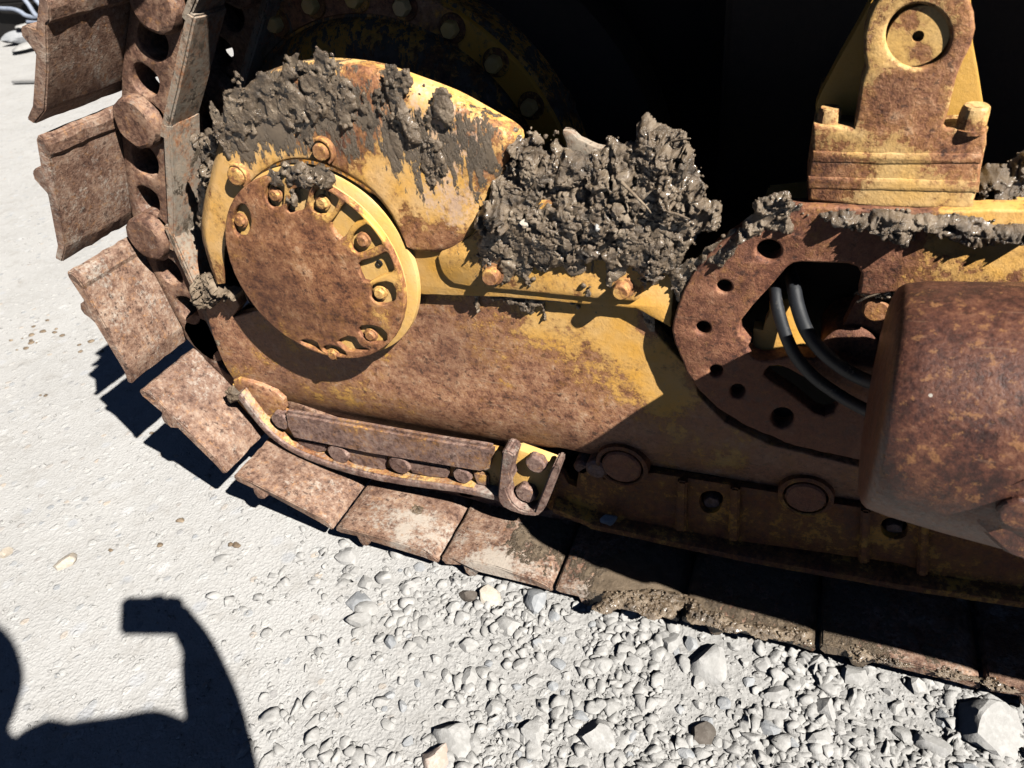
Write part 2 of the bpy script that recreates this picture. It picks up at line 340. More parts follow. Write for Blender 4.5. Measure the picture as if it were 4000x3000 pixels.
M['bolt']=worn('rusty_bolt_head',-.02,[],mud=-.25,rust=RUST)
M['boltrust']=worn('brown_bolt_head',-.12,[],mud=-.25,dust=.1,rust=RUSTP)
M['guard']=worn('roller_guard_paint',-.07,[(A3('J',1000,400,.86),.03,.1)],mud=-.2,mudblobs=[],spec=.4,rust=RUSTP,dust=.25,spots=2.5)
M['guardr']=worn('roller_guard_rust',-.035,[(A3('K',850,900,.86),.06,.10),(A3('K',150,850,.86),.05,-.06),(A3('K',2100,1150,.86),.05,.08),(A3('K',1400,1000,.86),.06,-.03)],mud=-.22,mudblobs=[(A3('K',700,1050,.86),.06,.18,(.4,1,2))],spec=.4,rust=[(.0,(.03,.012,.008)),(.36,(.07,.026,.014)),(.52,(.13,.045,.022)),(.68,(.21,.075,.032)),(1,(.30,.13,.06))],yel=((.86,.38,.05),(.80,.40,.08)))
M['rails']=worn('guide_rail_dusty',-.11,[],mud=-.25,dust=.65,rust=RUSTP)
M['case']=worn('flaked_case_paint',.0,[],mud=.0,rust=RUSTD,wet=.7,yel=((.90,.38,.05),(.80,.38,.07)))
M['ring']=worn('case_ring_paint',.08,[((FCX,1.1,.88),.25,-.25)],mud=-.14,mudblobs=[((FCX-.2,1.1,.75),.3,.25)],yel=((.95,.40,.04),(.90,.42,.06)))
M['dark']=simple('shade_black_hull',[(0,(.004,.004,.004)),(.6,(.010,.008,.007)),(1,(.02,.015,.012))],14,.8)  # shade put into the colour: near black so open sky can't brighten the interior
M['hose']=simple('black_rubber_hose',[(0,(.006,.007,.010)),(.62,(.012,.014,.018)),(.72,(.04,.038,.035)),(.80,(.22,.19,.15)),(1,(.25,.22,.18))],40,.6,.0006,200,.5)
def mudmat(name,k=1.0,coat=.5,wet=.22,dry=.5):
    t=NT(name);n=t.noise(38,8,.62);n2=t.noise(220,6,.7);n3=t.noise(70,6,.6,off=(3,3,3))
    c=t.cramp(t.ramp(n,.3,.7),[(0,tuple(v*k for v in (.040,.030,.021))),(.5,tuple(v*k for v in (.112,.081,.053))),(1,tuple(v*k for v in (.20,.155,.108)))])
    c=t.mix(t.ramp(n2,.66,.76,0,.5),c,(.20,.17,.13))
    t.L(c,t.b.inputs['Base Color']);t.L(t.ramp(n3,.38,.62,wet*.8,dry),t.b.inputs['Roughness'])
    t.b.inputs['Specular IOR Level'].default_value=.6;t.L(t.ramp(n3,.42,.56,coat if wet<.5 else 0,0),t.b.inputs['Coat Weight']);t.b.inputs['Coat Roughness'].default_value=.12
    t.L(t.bump(t.math('MULTIPLY_ADD',n2,.7,t.math('MULTIPLY',n3,.3)),.0036,1),t.b.inputs['Normal']);return t.m
M['mud']=mudmat('wet_dark_mud',1.5);M['mudthin']=mudmat('smeared_mud',1.5,.3,.34,.6);M['muddry']=mudmat('drying_grey_mud',1.9,0,.6,.9)
# ================================================================== GROUND
def ground_height(x,y):
    h=.012*(fbm(x*2.2,y*2.2,o=3,seed=3)-.5)
    near=np.clip(1-np.hypot((x+.4)/2.2,(y-.7)/1.4),0,1)
    dens=np.clip((x+.75)/1.0,0,1)*np.clip((.95-y)/.3,0,1)          # loose gravel towards the front right
    r1=fbm(x*55,y*55,o=5,seed=9);r2=np.abs(2*fbm(x*120,y*120,o=3,seed=19)-1)
    patch=np.clip(fbm(x*7,y*7,o=2,seed=5)*2.4-.7,0,1)
    h=h+near*((.0005+.0085*dens*patch)*(r1-.5)-(.0001+.0040*dens*patch)*r2)
    return h*np.clip(1.2-np.hypot(x,y)/20,0,1)
def axis(a,b,step,far,n):
    core=np.arange(a,b,step);g=np.geomspace(step,far,n)
    return np.concatenate([a-np.cumsum(g)[::-1],core,b+np.cumsum(g)])
gx=axis(-1.70,.62,.0032,9.,44);gy=axis(.18,1.20,.0028,9.,44)
XX,YY=np.meshgrid(gx,gy,indexing='ij');ZZ=ground_height(XX,YY)
nx_,ny_=XX.shape;I=np.arange(nx_*ny_).reshape(nx_,ny_)
Q=np.stack([I[:-1,:-1],I[1:,:-1],I[1:,1:],I[:-1,1:]],-1).reshape(-1,4)
def gmat():
    t=NT('pale_limestone_dirt')
    a=t.noise(3,6,.6);b=t.noise(60,8,.65);c=t.noise(420,4,.7)
    v=t.N('ShaderNodeTexVoronoi');v.inputs['Scale'].default_value=48;v.inputs['Randomness'].default_value=1
    w=t.N('ShaderNodeVectorMath');w.operation='MULTIPLY';t.L(t.pos,w.inputs[0]);w.inputs[1].default_value=(1,1,.2)
    wn=t.N('ShaderNodeTexNoise');wn.inputs['Scale'].default_value=60;t.L(w.outputs[0],wn.inputs['Vector'])
    ad=t.N('ShaderNodeVectorMath');ad.operation='MULTIPLY_ADD';t.L(wn.outputs['Color'],ad.inputs[0]);ad.inputs[1].default_value=(.012,.012,0);t.L(w.outputs[0],ad.inputs[2])
    t.L(ad.outputs[0],v.inputs['Vector'])
    sep=t.N('ShaderNodeSeparateColor');t.L(v.outputs['Color'],sep.inputs[0])
    col=t.mix(t.ramp(a,.35,.65),(.43,.42,.405),(.49,.48,.465))
    col=t.mix(t.ramp(b,.35,.7,0,.6),col,(.55,.54,.525))
    stone=t.math('MULTIPLY',t.ramp(sep.outputs[0],.62,.66),t.ramp(v.outputs['Distance'],.30,.42,1,0))
    scol=t.cramp(sep.outputs[1],[(0,(.50,.50,.49)),(.55,(.56,.545,.52)),(.8,(.34,.355,.375)),(1,(.54,.46,.38))])
    col=t.mix(t.math('MULTIPLY',stone,.9),col,scol)
    v3=t.N('ShaderNodeTexVoronoi');v3.inputs['Scale'].default_value=21;t.L(ad.outputs[0],v3.inputs['Vector']);s3=t.N('ShaderNodeSeparateColor');t.L(v3.outputs['Color'],s3.inputs[0]);col=t.mix(t.math('MULTIPLY',t.ramp(s3.outputs[0],.78,.80,0,.8),t.ramp(v3.outputs['Distance'],.22,.36,1,0)),col,t.mix(s3.outputs[1],(.60,.59,.58),(.40,.41,.43)))
    col=t.mix(t.ramp(t.noise(14,7,.7,off=(3,3,3)),.52,.66,0,.5),col,(.36,.34,.315))
    col=t.mix(t.ramp(c,.62,.74,0,.4),col,(.25,.235,.215))
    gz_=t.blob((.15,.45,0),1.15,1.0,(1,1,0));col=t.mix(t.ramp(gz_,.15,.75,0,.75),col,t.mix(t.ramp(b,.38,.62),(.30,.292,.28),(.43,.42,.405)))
    t.L(col,t.b.inputs['Base Color']);t.b.inputs['Roughness'].default_value=.92;t.b.inputs['Specular IOR Level'].default_value=.2
    v2=t.N('ShaderNodeTexVoronoi');v2.inputs['Scale'].default_value=170;t.L(ad.outputs[0],v2.inputs['Vector'])
    h=t.math('MULTIPLY_ADD',b,.5,t.math('MULTIPLY',c,.35));h=t.math('MULTIPLY_ADD',stone,.5,h);h=t.math('MULTIPLY_ADD',t.ramp(v2.outputs['Distance'],.2,.7,1,0),.35,h)
    t.L(t.bump(h,.0022,.9),t.b.inputs['Normal']);return t.m
M['ground']=gmat()
g=mkobj('ground',arrmesh('ground',np.stack([XX,YY,ZZ],-1).reshape(-1,3),Q,True),M['ground']);tag(g,kind='structure')
# stones
def stonemat(name,a,b,c):
    t=NT(name);oi=t.N('ShaderNodeTexNoise');oi.inputs['Scale'].default_value=9;t.L(t.pos,oi.inputs['Vector'])
    n=t.noise(90,6,.65);n2=t.noise(400,4,.7)
    col=t.mix(t.ramp(oi.outputs['Fac'],.35,.65),a,b);col=t.mix(t.ramp(n,.45,.65,0,.7),col,c);t.L(col,t.b.inputs['Base Color'])
    t.b.inputs['Roughness'].default_value=.88;t.b.inputs['Specular IOR Level'].default_value=.25
    t.L(t.bump(t.math('MULTIPLY_ADD',n2,.5,n),.0015,.9),t.b.inputs['Normal']);return t.m
M['stone']=stonemat('dusty_limestone',(.33,.322,.308),(.40,.39,.375),(.49,.48,.465))
M['bluestone']=stonemat('blue_grey_stone',(.27,.28,.295),(.34,.35,.36),(.44,.44,.44))
M['tanstone']=stonemat('tan_stone',(.46,.39,.31),(.52,.46,.38),(.60,.56,.50))
M['pinkstone']=stonemat('pinkish_stone',(.50,.38,.31),(.55,.45,.38),(.62,.58,.54))
M['darkstone']=stonemat('mud_wet_stone',(.09,.078,.066),(.12,.10,.085),(.17,.15,.13))
def ico(sub):
    bm=bmesh.new();bmesh.ops.create_icosphere(bm,subdivisions=sub,radius=1);V=np.array([v.co[:] for v in bm.verts]);Fc=np.array([[v.index for v in f.verts] for f in bm.faces]);bm.free();return V,Fc
I1=ico(1);I2=ico(2);I3=ico(3)
def rockshape(base,rng,cuts=11,lo=.55,hi=.86):
    V=base[0].copy();nrm=rng.normal(size=(cuts,3));nrm/=np.linalg.norm(nrm,axis=1)[:,None];d=rng.uniform(lo,hi,cuts)
    for n,k in zip(nrm,d):
        p=V@n;o=np.maximum(p-k,0);V=V-o[:,None]*n
    return V
def rock_obj(name,loc,size,mat,seed,flat=.62,sub=3):
    rng=np.random.default_rng(seed);V=rockshape(I3 if sub==3 else I2,rng,18)
    V=V+.045*(fbm(V[:,0]*3+seed,V[:,1]*3,V[:,2]*3,o=3,seed=seed)-.5)[:,None]*V
    sc=np.array([size*rng.uniform(.42,.62),size*rng.uniform(.36,.55),size*.5*flat*rng.uniform(.8,1.15)])
    a=rng.uniform(0,6.28);V=V*sc;R=np.array([[math.cos(a),-math.sin(a),0],[math.sin(a),math.cos(a),0],[0,0,1]]);V=V@R.T
    me=arrmesh(name,V,(I3 if sub==3 else I2)[1],True);smooth(me,22)
    o=mkobj(name,me,mat);o.location=loc;return o
# named stones: (pixel of centre, width in px, material, label)
NST=[((1775,2880),175,'stone','largest pale angular block near the bottom edge in front of the track'),
((1700,2965),160,'pinkstone','pinkish stone cut by the bottom edge of the picture beside a pale block'),
((2330,2860),150,'stone','upright angular white stone with a deep shadow at its left, bottom middle'),
((2740,2850),120,'darkstone','dark brown mud covered stone alone among pale gravel'),
((2775,2590),185,'stone','flat topped white stone lying in front of the muddy shoes'),
((3350,2635),120,'stone','small bright white stone close to the shoe edge at right'),
((3860,2830),230,'stone','widest flat pale stone at the lower right'),
((3650,2905),130,'stone','rounded pale stone left of the widest flat stone'),
((1395,2335),125,'bluestone','flat blue grey stone half buried below the shoes'),
((1905,2315),110,'tanstone','tan stone tucked under the grouser of a track shoe'),
((1830,2312),90,'darkstone','dark damp stone touching the grouser, left of a tan stone'),
((1400,2410),130,'stone','pale block half sunk below the flat blue grey stone'),
((250,2183),85,'tanstone','tan pebble alone on the smooth dirt above the camera shadow'),
((15,2145),60,'tanstone','yellowish pebble at the left edge of the picture'),
((2080,2850),130,'stone','squarish pale stone left of the upright angular stone'),
((2620,2500),90,'stone','small triangular pale stone left of the flat topped white stone'),
((1500,2075+170),90,'stone','round pale stone just outside the curving shoes')]
for i,((a,b),w,m,lab) in enumerate(NST):
    P=at('N',a,b,Z=.012);dist=np.linalg.norm(P-CAM);sz=w/F*dist
    o=rock_obj('stone',(P[0],P[1],ground_height(P[0:1],P[1:2])[0]+sz*.0),sz,M[m],100+i,flat=.75 if i!=8 else .4);tag(o,lab,'stone')
gr='loose pale stones scattered on the dirt'
k=0;placed=[]
while k<240:
    a=RNG.uniform(1300,4100);b=RNG.uniform(2080,3080)
    edge=2200+(a-1900)*.235
    if b<edge+40: continue
    if RNG.uniform()>np.clip((a-1000)/2600,0.06,1)*np.clip((b-edge)/350+.25,0,1): continue
    P=at('N',a,b,Z=.01)
    sz=float(np.clip(RNG.lognormal(-3.75+.35*np.clip((a-2400)/1600,0,1),.42),.013,.062))
    if any((P[0]-q[0])**2+(P[1]-q[1])**2<(.5*(sz+q[2]))**2 for q in placed): continue
    placed.append((P[0],P[1],sz))
    o=rock_obj('stone',(P[0],P[1],ground_height(P[0:1],P[1:2])[0]+-sz*.02),sz,M[random.choice(['stone','stone','stone','stone','bluestone'])],500+k,flat=.7,sub=2)
    tag(o,'small loose angular stone among the pale gravel in front of the track','stone',gr);k+=1
# pebble bed (uncountable)
def pebbles(name,n,sampler,smin,smax,base,mat,label,sink=.2):
    Vs=[];Fs=[];o=0;proto=[rockshape(base,RNG,15,.36,.62) for _ in range(60)]
    x,y=sampler(n);s=np.exp(np.log(smin)+(np.log(smax)-np.log(smin))*RNG.uniform(size=len(x))**2.4);z=ground_height(x,y)
    for i in range(len(x)):
        a=RNG.uniform(0,6.28);V=proto[i%60]*np.array([s[i]*RNG.uniform(1.1,1.9),s[i]*RNG.uniform(1.0,1.5),s[i]*RNG.uniform(.7,1.2)])
        c,sn=math.cos(a),math.sin(a);V=np.stack([V[:,0]*c-V[:,1]*sn+x[i],V[:,0]*sn+V[:,1]*c+y[i],V[:,2]+z[i]+s[i]*sink],1)
        Vs.append(V);Fs.append(base[1]+o);o+=len(V)
    me=arrmesh(name,np.concatenate(Vs),np.concatenate(Fs),False);ob=mkobj(name,me,mat);tag(ob,label,'gravel',kind='stuff');return ob
def samp_gravel(n):
    x=[];y=[]
    while len(x)<n:
        a=RNG.uniform(700,4300,4000);b=RNG.uniform(1900,3200,4000);e=2150+(a-1900)*.23
        pr=np.clip((a-700)/2700,.03,1)**1.3*np.clip((b-e)/180+.15,0,1)
        # smoother bare patch in the lower middle
        pr=pr*(1-.75*np.exp(-((a-2600)/420)**2-((b-2650)/110)**2))*(1-.6*np.exp(-((a-1500)/500)**2-((b-2750)/200)**2))
        k=RNG.uniform(size=4000)<pr
        for u,v in zip(a[k],b[k]):
            P=at('N',u,v,Z=.005)
            if RNG.uniform()<float(np.clip(fbm(P[0:1]*10,P[1:2]*10,o=3,seed=5)[0]*5-1.9,.06,1)): x.append(P[0]);y.append(P[1])
    return np.array(x[:n]),np.array(y[:n])
def samp_fine(n):
    a=RNG.uniform(-100,4200,n);b=RNG.uniform(500,3200,n);P=np.array([at('N',u,v,Z=0) for u,v in zip(a,b)]);return P[:,0],P[:,1]
def samp_left(n):
    x=RNG.uniform(-4.5,-1.0,n);y=RNG.uniform(.3,4.2,n);return x,y
pebbles('gravel',17000,samp_gravel,.0011,.0165,I2,M['stone'],'bed of small pale broken gravel in front of the track',-.08)
pebbles('grit',9000,samp_fine,.0010,.0050,I2,M['stone'],'fine pale grit sprinkled over the dirt',.2)
pebbles('gravel',2600,samp_left,.004,.012,I2,M['stone'],'sparse gravel on the pale ground behind the track',-.35)
# mud crumbs dropped on the dirt
def crumbs(pxs,label,s0=.010):
    Vs=[];Fs=[];o=0
    for (a,b,r,n) in pxs:
        for _ in range(n):
            P=at('N',a+RNG.normal()*r,b+RNG.normal()*r*.45,Z=.004);V=rockshape(I2,RNG,7)*np.array([1,.8,.35])*s0*RNG.uniform(.4,1.3)
            Vs.append(V+np.array([P[0],P[1],ground_height(P[0:1],P[1:2])[0]+.001]));Fs.append(I2[1]+o);o+=len(V)
    ob=mkobj('mud_crumbs',arrmesh('mud_crumbs',np.concatenate(Vs),np.concatenate(Fs),True),M['muddry']);tag(ob,label,'mud',kind='stuff')
crumbs([(120,1320,60,9),(215,1270,30,5),(330,1342,35,5),(700,2030,4,2),(430,2145,5,1),(620,2125,4,1),(900,2120,12,3),(150,1540,20,2),(600,1690,15,1)],'brown mud crumbs dropped on the pale dirt at left')
# ================================================================== BULLDOZER
D=bpy.data.objects.new('bulldozer',None);COL.objects.link(D);D.location=(-.3,.9,0)
tag(D,'old yellow bulldozer undercarriage, rusted and mud caked, its steel track standing on pale gravel','bulldozer')
# ---- track
JP=[(1.62,.050),(1.40,.050),(1.18,.050),(.96,.050),(.74,.050),(.52,.050),(.30,.050),(.083,.047),(-.122,.040),(-.338,.038),(-.556,.045),(-.775,.064),(-.984,.150),(-1.125,.336),(-1.146,.580),(-1.055,.805),(-.925,.980),(-.775,1.135),(-.585,1.225),(-.37,1.25),(-.15,1.25),(.07,1.25),(.29,1.25),(.51,1.25),(.73,1.25),(.95,1.25),(1.17,1.25)]
Y0,Y1=.753,1.26
def shoe(i):
    a=np.array(JP[i+1]);b=np.array(JP[i])       # a: end further along the wrap (top end on the left side), b: lower end
    L=np.linalg.norm(b-a);u=(b-a)/L;gapA=(.0015 if i<=11 else .006) if i<17 else .0
    v=np.array([-u[1],u[0]])                     # candidate inward normal
    ctr=np.array([-.62,.56])
    if i<9 : v=np.array([0,1.]) if u[1]*0==0 and abs(u[1])<.3 else v
    mid=(a+b)/2
    if i<=10: v=np.array([-u[1],u[0]]);v=v if v[1]>0 else -v
    elif i>=18: v=np.array([-u[1],u[0]]);v=v if v[1]<0 else -v
    else: v=v if v@(ctr-mid)>0 else -v
    def fr(p,q): w=a+u*(p+gapA)+v*q;return w[0],w[1]
    Ln=L-gapA*2
    prof=[(0,-.010),(.003,.001),(.012,.005),(.028,.005),(.036,.001),(Ln*.5,.003),(Ln-.038,.002),(Ln-.033,.001),(Ln,-.013),(Ln-.002,-.025),(Ln-.03,-.016),(Ln*.44,-.015),(Ln*.40,-.026),(Ln*.37,-.036),(Ln*.32,-.038),(Ln*.28,-.030),(Ln*.25,-.015),(.010,-.015)]
    if i<=11: prof=[(0,-.012),(.004,-.002),(.016,.002),(Ln*.5,.006),(Ln-.03,.002),(Ln-.012,-.004),(Ln,-.014),(Ln-.002,-.022),(Ln-.03,-.018),(Ln*.36,-.015),(Ln*.33,-.024),(Ln*.30,-.034),(Ln*.26,-.037),(Ln*.22,-.030),(Ln*.20,-.016),(.010,-.018)]
    sh=prism('track_shoe',prof,Y0+random.uniform(-.002,.002),Y1,M['shoe'],D,fr=fr,bev=.0020,seg=40,jit=.004,seed=i*7,ang=16)
    # chain links of this shoe
    for (ya,yb) in ((.893,.940),(1.07,1.115)):
        body=[(-.015,.004),(Ln*.98,.004),(Ln+.035,.030),(Ln+.045,.060),(Ln+.02,.085),(Ln*.75,.098),(Ln*.5,.104),(Ln*.25,.106),(.02,.108),(-.03,.100),(-.045,.065),(-.040,.030)]
        h1=[(Ln*.22,.022),(Ln*.42,.022),(Ln*.45,.060),(Ln*.36,.074),(Ln*.24,.072),(Ln*.18,.050)]
        h2=[(Ln*.55,.022),(Ln*.76,.022),(Ln*.80,.045),(Ln*.74,.066),(Ln*.60,.070),(Ln*.54,.058)]
        w=lambda pl:[fr(p,q) for p,q in pl]
        lk=plate('track_link',w(chaikin(body)),ya,yb-ya,M['link'],None,holes=[w(chaikin(h1,2)),w(chaikin(h2,2))],bev=.004)
        lk.parent=sh
        if i<8 and ya>1: continue
        if i<=12: continue
        p=fr(.0,.052);lu=lathe('link_boss',[(0,.0),(.001,.020),(0,.034),(.003,.039),(.012,.041),(.06,.043)],(p[0],ya-.022,p[1]),(0,1,0),M['link'],None,n=28,jit=.08,seed=i);lu.parent=sh
        # rail wearing surface
        rl=prism('link_rail',[(-.02,.100),(Ln*.98,.090),(Ln*.98,.104),(Ln*.5,.110),(-.02,.114)],ya-.012,yb+.012,M['rail' if i>=13 else 'link'],None,fr=fr,bev=.003,seg=10,jit=.004,seed=i+90);rl.parent=sh
for i in range(len(JP)-1): shoe(i)
# ---- hood guard over the hub
inn=[(285,1590),(280,1440),(290,1300),(320,1170),(370,1060),(430,970),(520,890),(620,840),(730,820),(860,840),(960,880),(1070,940),(1180,1010),(1280,1120),(1350,1240),(1385,1320),(1405,1365)]
outr=[(228,1597),(170,1420),(130,1270),(150,1080),(195,900),(250,700),(300,520),(390,390),(500,300),(620,250),(740,222),(860,214),(970,220),(1100,232),(1220,255),(1400,320),(1550,375),(1690,430),(1900,550),(2060,640),(2090,700),(2060,800),(1980,950),(1900,1100),(1855,1270),(1740,1372),(1640,1405),(1560,1402),(1450,1387)]
def resamp(p,n):
    p=np.array(p,float);d=np.r_[0,np.cumsum(np.linalg.norm(np.diff(p,axis=0),axis=1))];t=np.linspace(0,d[-1],n)
    return np.stack([np.interp(t,d,p[:,0]),np.interp(t,d,p[:,1])],1)
def hood():
    n=120;A=resamp(chaikin(inn,2,False),n);B_=resamp(chaikin(outr,2,False),n);rows=[]
    # unequal pairing: slow on the short left flank and the right lobe
    prof=[(0,.874),(0,.850),(.006,.8462),(.03,.845)]+[(t,.845+.004*t) for t in np.linspace(.08,.80,14)]+[(.86,.850),(.91,.8525),(.95,.856),(.98,.861),(1.0,.869)]
    for t,y in prof:
        r=[]
        for k in range(n):
            q=A[k]*(1-t)+B_[k]*t;dent=.0015*(fbm(np.array([q[0]/260]),np.array([q[1]/260]),seed=4)[0]-.5) if .02<t<.95 else 0
            r.append(tuple(at('B',q[0],q[1],Y=y)+np.array([0,dent,0])))
        rows.append(r)
    rows.append([(p[0]+.002,.892,p[2]-.002) for p in rows[-1]])
    V=np.array(rows).reshape(-1,3);m=len(rows);I=np.arange(m*n).reshape(m,n)
    me=arrmesh('hub_guard',V,np.stack([I[:-1,:-1],I[:-1,1:],I[1:,1:],I[1:,:-1]],-1).reshape(-1,4),True);smooth(me,50)
    bm=bmesh.new();bm.from_mesh(me);bmesh.ops.holes_fill(bm,edges=[e for e in bm.edges if e.is_boundary],sides=0);bm.free()
    return mkobj('hub_guard',me,M['hood'],D)
hd=hood()
for (x,y) in ((345,935),(868,785)):
    P=at('B',x,y,Y=.834);b=hexbolt('bolt',P[0],.847,P[2],rp('B',x,y,.83,50),.015,M['bolt'],None,round_=True,washer=rp('B',x,y,.83,62));b.parent=hd
    # raised half-moon lip beside the bolt
    lip=[(P[0]+.0185*math.cos(a),P[2]+.0195*math.sin(a)) for a in np.linspace(-1.1,1.9,14)]+[(P[0]+.0150*math.cos(a),P[2]+.0155*math.sin(a)) for a in np.linspace(1.9,-1.1,14)]
    l=plate('bolt_lip',lip,.836,.012,M['bolt'],None,bev=.001);l.parent=hd
# ---- hub cap
HC=(-.708,.568);HR=.157
pk=[[(352,1130),(395,1105),(428,1150),(440,1225),(405,1300),(350,1292),(335,1200)],
[(545,990),(590,965),(638,975),(640,1040),(632,1110),(590,1127),(548,1102),(532,1040)],
[(690,1022),(760,1002),(795,1000),(785,1060),(765,1140),(690,1152),(660,1132),(700,1085)],
[(850,1012),(905,1000),(975,1060),(962,1110),(925,1165),(862,1162),(812,1130),(825,1060)],
[(1010,1110),(1060,1090),(1110,1150),(1142,1190),(1062,1222),(1020,1300),(988,1312),(928,1225),(970,1180)],
[(1170,1230),(1228,1270),(1252,1342),(1200,1370),(1110,1412),(1062,1370),(1066,1310),(1108,1260)],
[(1290,1398),(1312,1450),(1316,1520),(1240,1542),(1150,1592),(1110,1505),(1115,1460),(1205,1440)],
[(1205,1600),(1300,1585),(1330,1640),(1325,1700),(1250,1725),(1190,1690),(1182,1640)]]
pkF=[[(2060,600),(2130,588),(2215,620),(2225,690),(2130,692),(2060,642)],[(1925,685),(2020,650),(2060,720),(2130,737),(1990,747),(1945,712)],[(1845,715),(1920,718),(1975,760),(1960,797),(1880,782),(1835,742)],[(1695,680),(1790,685),(1812,740),(1850,790),(1760,780),(1718,720)]]
holes=[chaikin(poly('B',p,.823),1) for p in pk]+[chaikin(poly('F',p,.823),1) for p in pkF]
def clampc(h): # keep pockets inside the rim
    out=[];mx=sum(p[0] for p in h)/len(h);mz=sum(p[1] for p in h)/len(h)
    for x,z in h:
        x=mx+(x-mx)*1.10;z=mz+(z-mz)*1.10;d=math.hypot(x-HC[0],z-HC[1]);k=min(1,(HR-.006)/d);out.append((HC[0]+(x-HC[0])*k,HC[1]+(z-HC[1])*k))
    return out
holes=[clampc(h) for h in holes]
cap=plate('hub_cap',circ(HC,HR,96),.823,.010,M['cap'],D,holes=holes,bev=.0025,amp=.0012,res=2)
fl=lathe('cap_floor',[(-.0,0),(0,HR-.002),(.005,HR-.001),(.007,HR-.012),(.05,HR-.03)],(HC[0],.8315,HC[1]),(0,1,0),M['flange'],None,n=72);fl.parent=cap
hf=lathe('hub_flange',[(.0,.120),(0,.1605),(.001,.162),(.010,.1625)],(-.7025,.8475,.5675),(0,1,0),M['flange'],None,n=80);hf.parent=cap
for z,x,y in (('B',385,1200),('B',600,1040),('B',890,1090),('B',1140,1320),('B',1245,1645),('F',2135,640),('F',1905,760)):
    P=at(z,x,y,Y=.83);b=hexbolt('bolt',P[0],.8312,P[2],.0088,.009,M['bolt'],None,washer=.0115,ph=random.random());b.parent=cap
P=at('B',1245,1458,Y=.835);b=lathe('threaded_hole',[(0,.0055),(-.002,.005),(-.0022,.0042),(.001,.004),(.001,0)],(P[0],.831,P[2]),(0,1,0),M['dark'],None,n=20);b.parent=cap
# ---- lower frame side plate (curved under at the bottom)
sideo=[('F',1105,445),('F',1190,400),('F',1290,405),('F',1320,470),('B',330,1800),('B',900,1640),('B',1480,1610),('C',0,1250),('C',120,1290),('C',420,1335),('C',800,1372),('C',1235,1410),('C',1350,1450),('N',2510,1230),('N',2580,1320),('N',2700,1450),('N',2730,1545),('N',2830,1650),('N',3000,1735),('N',3400,1835),('N',4100,1960),('N',4700,2060),('N',4700,2180),('N',4000,2085),('K',1700,870),('K',1400,830),('K',850,710),('K',500,660),('K',380,640),('K',300,700),('K',200,700),('K',110,650),('G',2165,510),('G',2080,565),('G',1900,522),('G',1560,540),('G',1000,450),('G',560,390),('G',400,330),('G',350,260),('G',150,140),('F',1260,900),('F',1205,790),('F',1150,640),('F',1115,520)]
def side_plate():
    pts=[tuple(at(z,x,y,Y=.872)[[0,2]]) for z,x,y in sideo]
    o=plate('frame_side_plate',pts,.872,.022,M['side'],D,bev=.003,amp=.0008,res=2)
    # subdivide and roll the lower edge under
    me=o.data;bm=bmesh.new();bm.from_mesh(me)
    for kx in np.arange(-1.1,1.3,.035):
        bmesh.ops.bisect_plane(bm,geom=bm.verts[:]+bm.edges[:]+bm.faces[:],plane_co=(kx,0,0),plane_no=(1,0,0))
    for kz in np.arange(.05,.7,.018):
        bmesh.ops.bisect_plane(bm,geom=bm.verts[:]+bm.edges[:]+bm.faces[:],plane_co=(0,0,kz),plane_no=(0,0,1))
    a=at('G',300,230,Y=.872);b=at('K',850,710,Y=.872)
    for v in bm.verts:
        t=(v.co.x-a[0])/(b[0]-a[0]);zb=a[2]+(b[2]-a[2])*max(0,min(1.6,t))
        k=max(0,1-(v.co.z-zb)/.085);v.co.y+=.018*k*k
        # left nose wraps around
    bmesh.ops.recalc_face_normals(bm,faces=bm.faces);bm.to_mesh(me);bm.free();smooth(me,40)
    return o
sp=side_plate()
# yellow backing strip and covers above it
plate('frame_backing_plate',[tuple(at(z,x,y,Y=.858)[[0,2]]) for z,x,y in [('B',1330,1100),('B',1700,1200),('C',100,900),('C',600,830),('C',1300,850),('N',2640,1000),('N',2620,1280),('C',1235,1430),('C',400,1360),('B',1480,1660),('B',1330,1650)]],.858,.03,M['backing'],D,amp=.001)
cv=plate('bolted_cover_plate',chaikin(poly('C',[(10,1085),(120,1040),(260,960),(300,880),(420,780),(640,760),(900,780),(1250,840),(1290,1000),(1285,1180),(1278,1340),(1260,1378),(1220,1390),(800,1352),(400,1312),(130,1290),(60,1240),(25,1175)],.852),1),.852,.012,M['cover'],D,bev=.003,amp=.0006)
for x,y,r in ((345,1230,.0165),(1150,1318,.0175)):
    P=at('C',x,y,Y=.842);r=rp('C',x,y,.845,50);b=hexbolt('bolt',P[0],.852,P[2],r,.018,M['bolt'],None,round_=True,washer=r*1.3);b.parent=cv
# slim web right of cover
prism('frame_web',poly('C',[(1285,1200),(1330,1215),(1320,1400),(1280,1400)],.872),.872,.90,M['backing'],D,bev=.002)
# ---- guard bar below
bar=prism('guard_bar',poly('G',[(428,286),(1000,388),(1300,440),(1500,470),(1560,482),(1555,520),(1535,600),(1500,618),(1330,590),(900,520),(480,432),(440,360)],.852),.850,.868,M['guard'],D,bev=.006,seg=1)
for q in ([(492,434),(660,462),(655,500),(610,512),(560,500),(520,470)],[(768,480),(985,520),(975,605),(900,595),(800,570),(775,535)],[(1100,548),(1320,590),(1315,645),(1220,640),(1120,618),(1105,590)],[(1445,612),(1530,625),(1535,690),(1470,680)]):
    prism('guard_strip',poly('G',q,.862),.860,.875,M['guard'],D,bev=.003)
for x,y,r in ((402,345,.0125),(716,522,.0150),(1045,582,.0150),(1385,642,.0125)):
    P=at('G',x,y,Y=.852);r=rp('G',x,y,.852,50 if r>.013 else 42);hexbolt('bolt',P[0],.868,P[2],r,.015,M['boltrust'],D,round_=False)
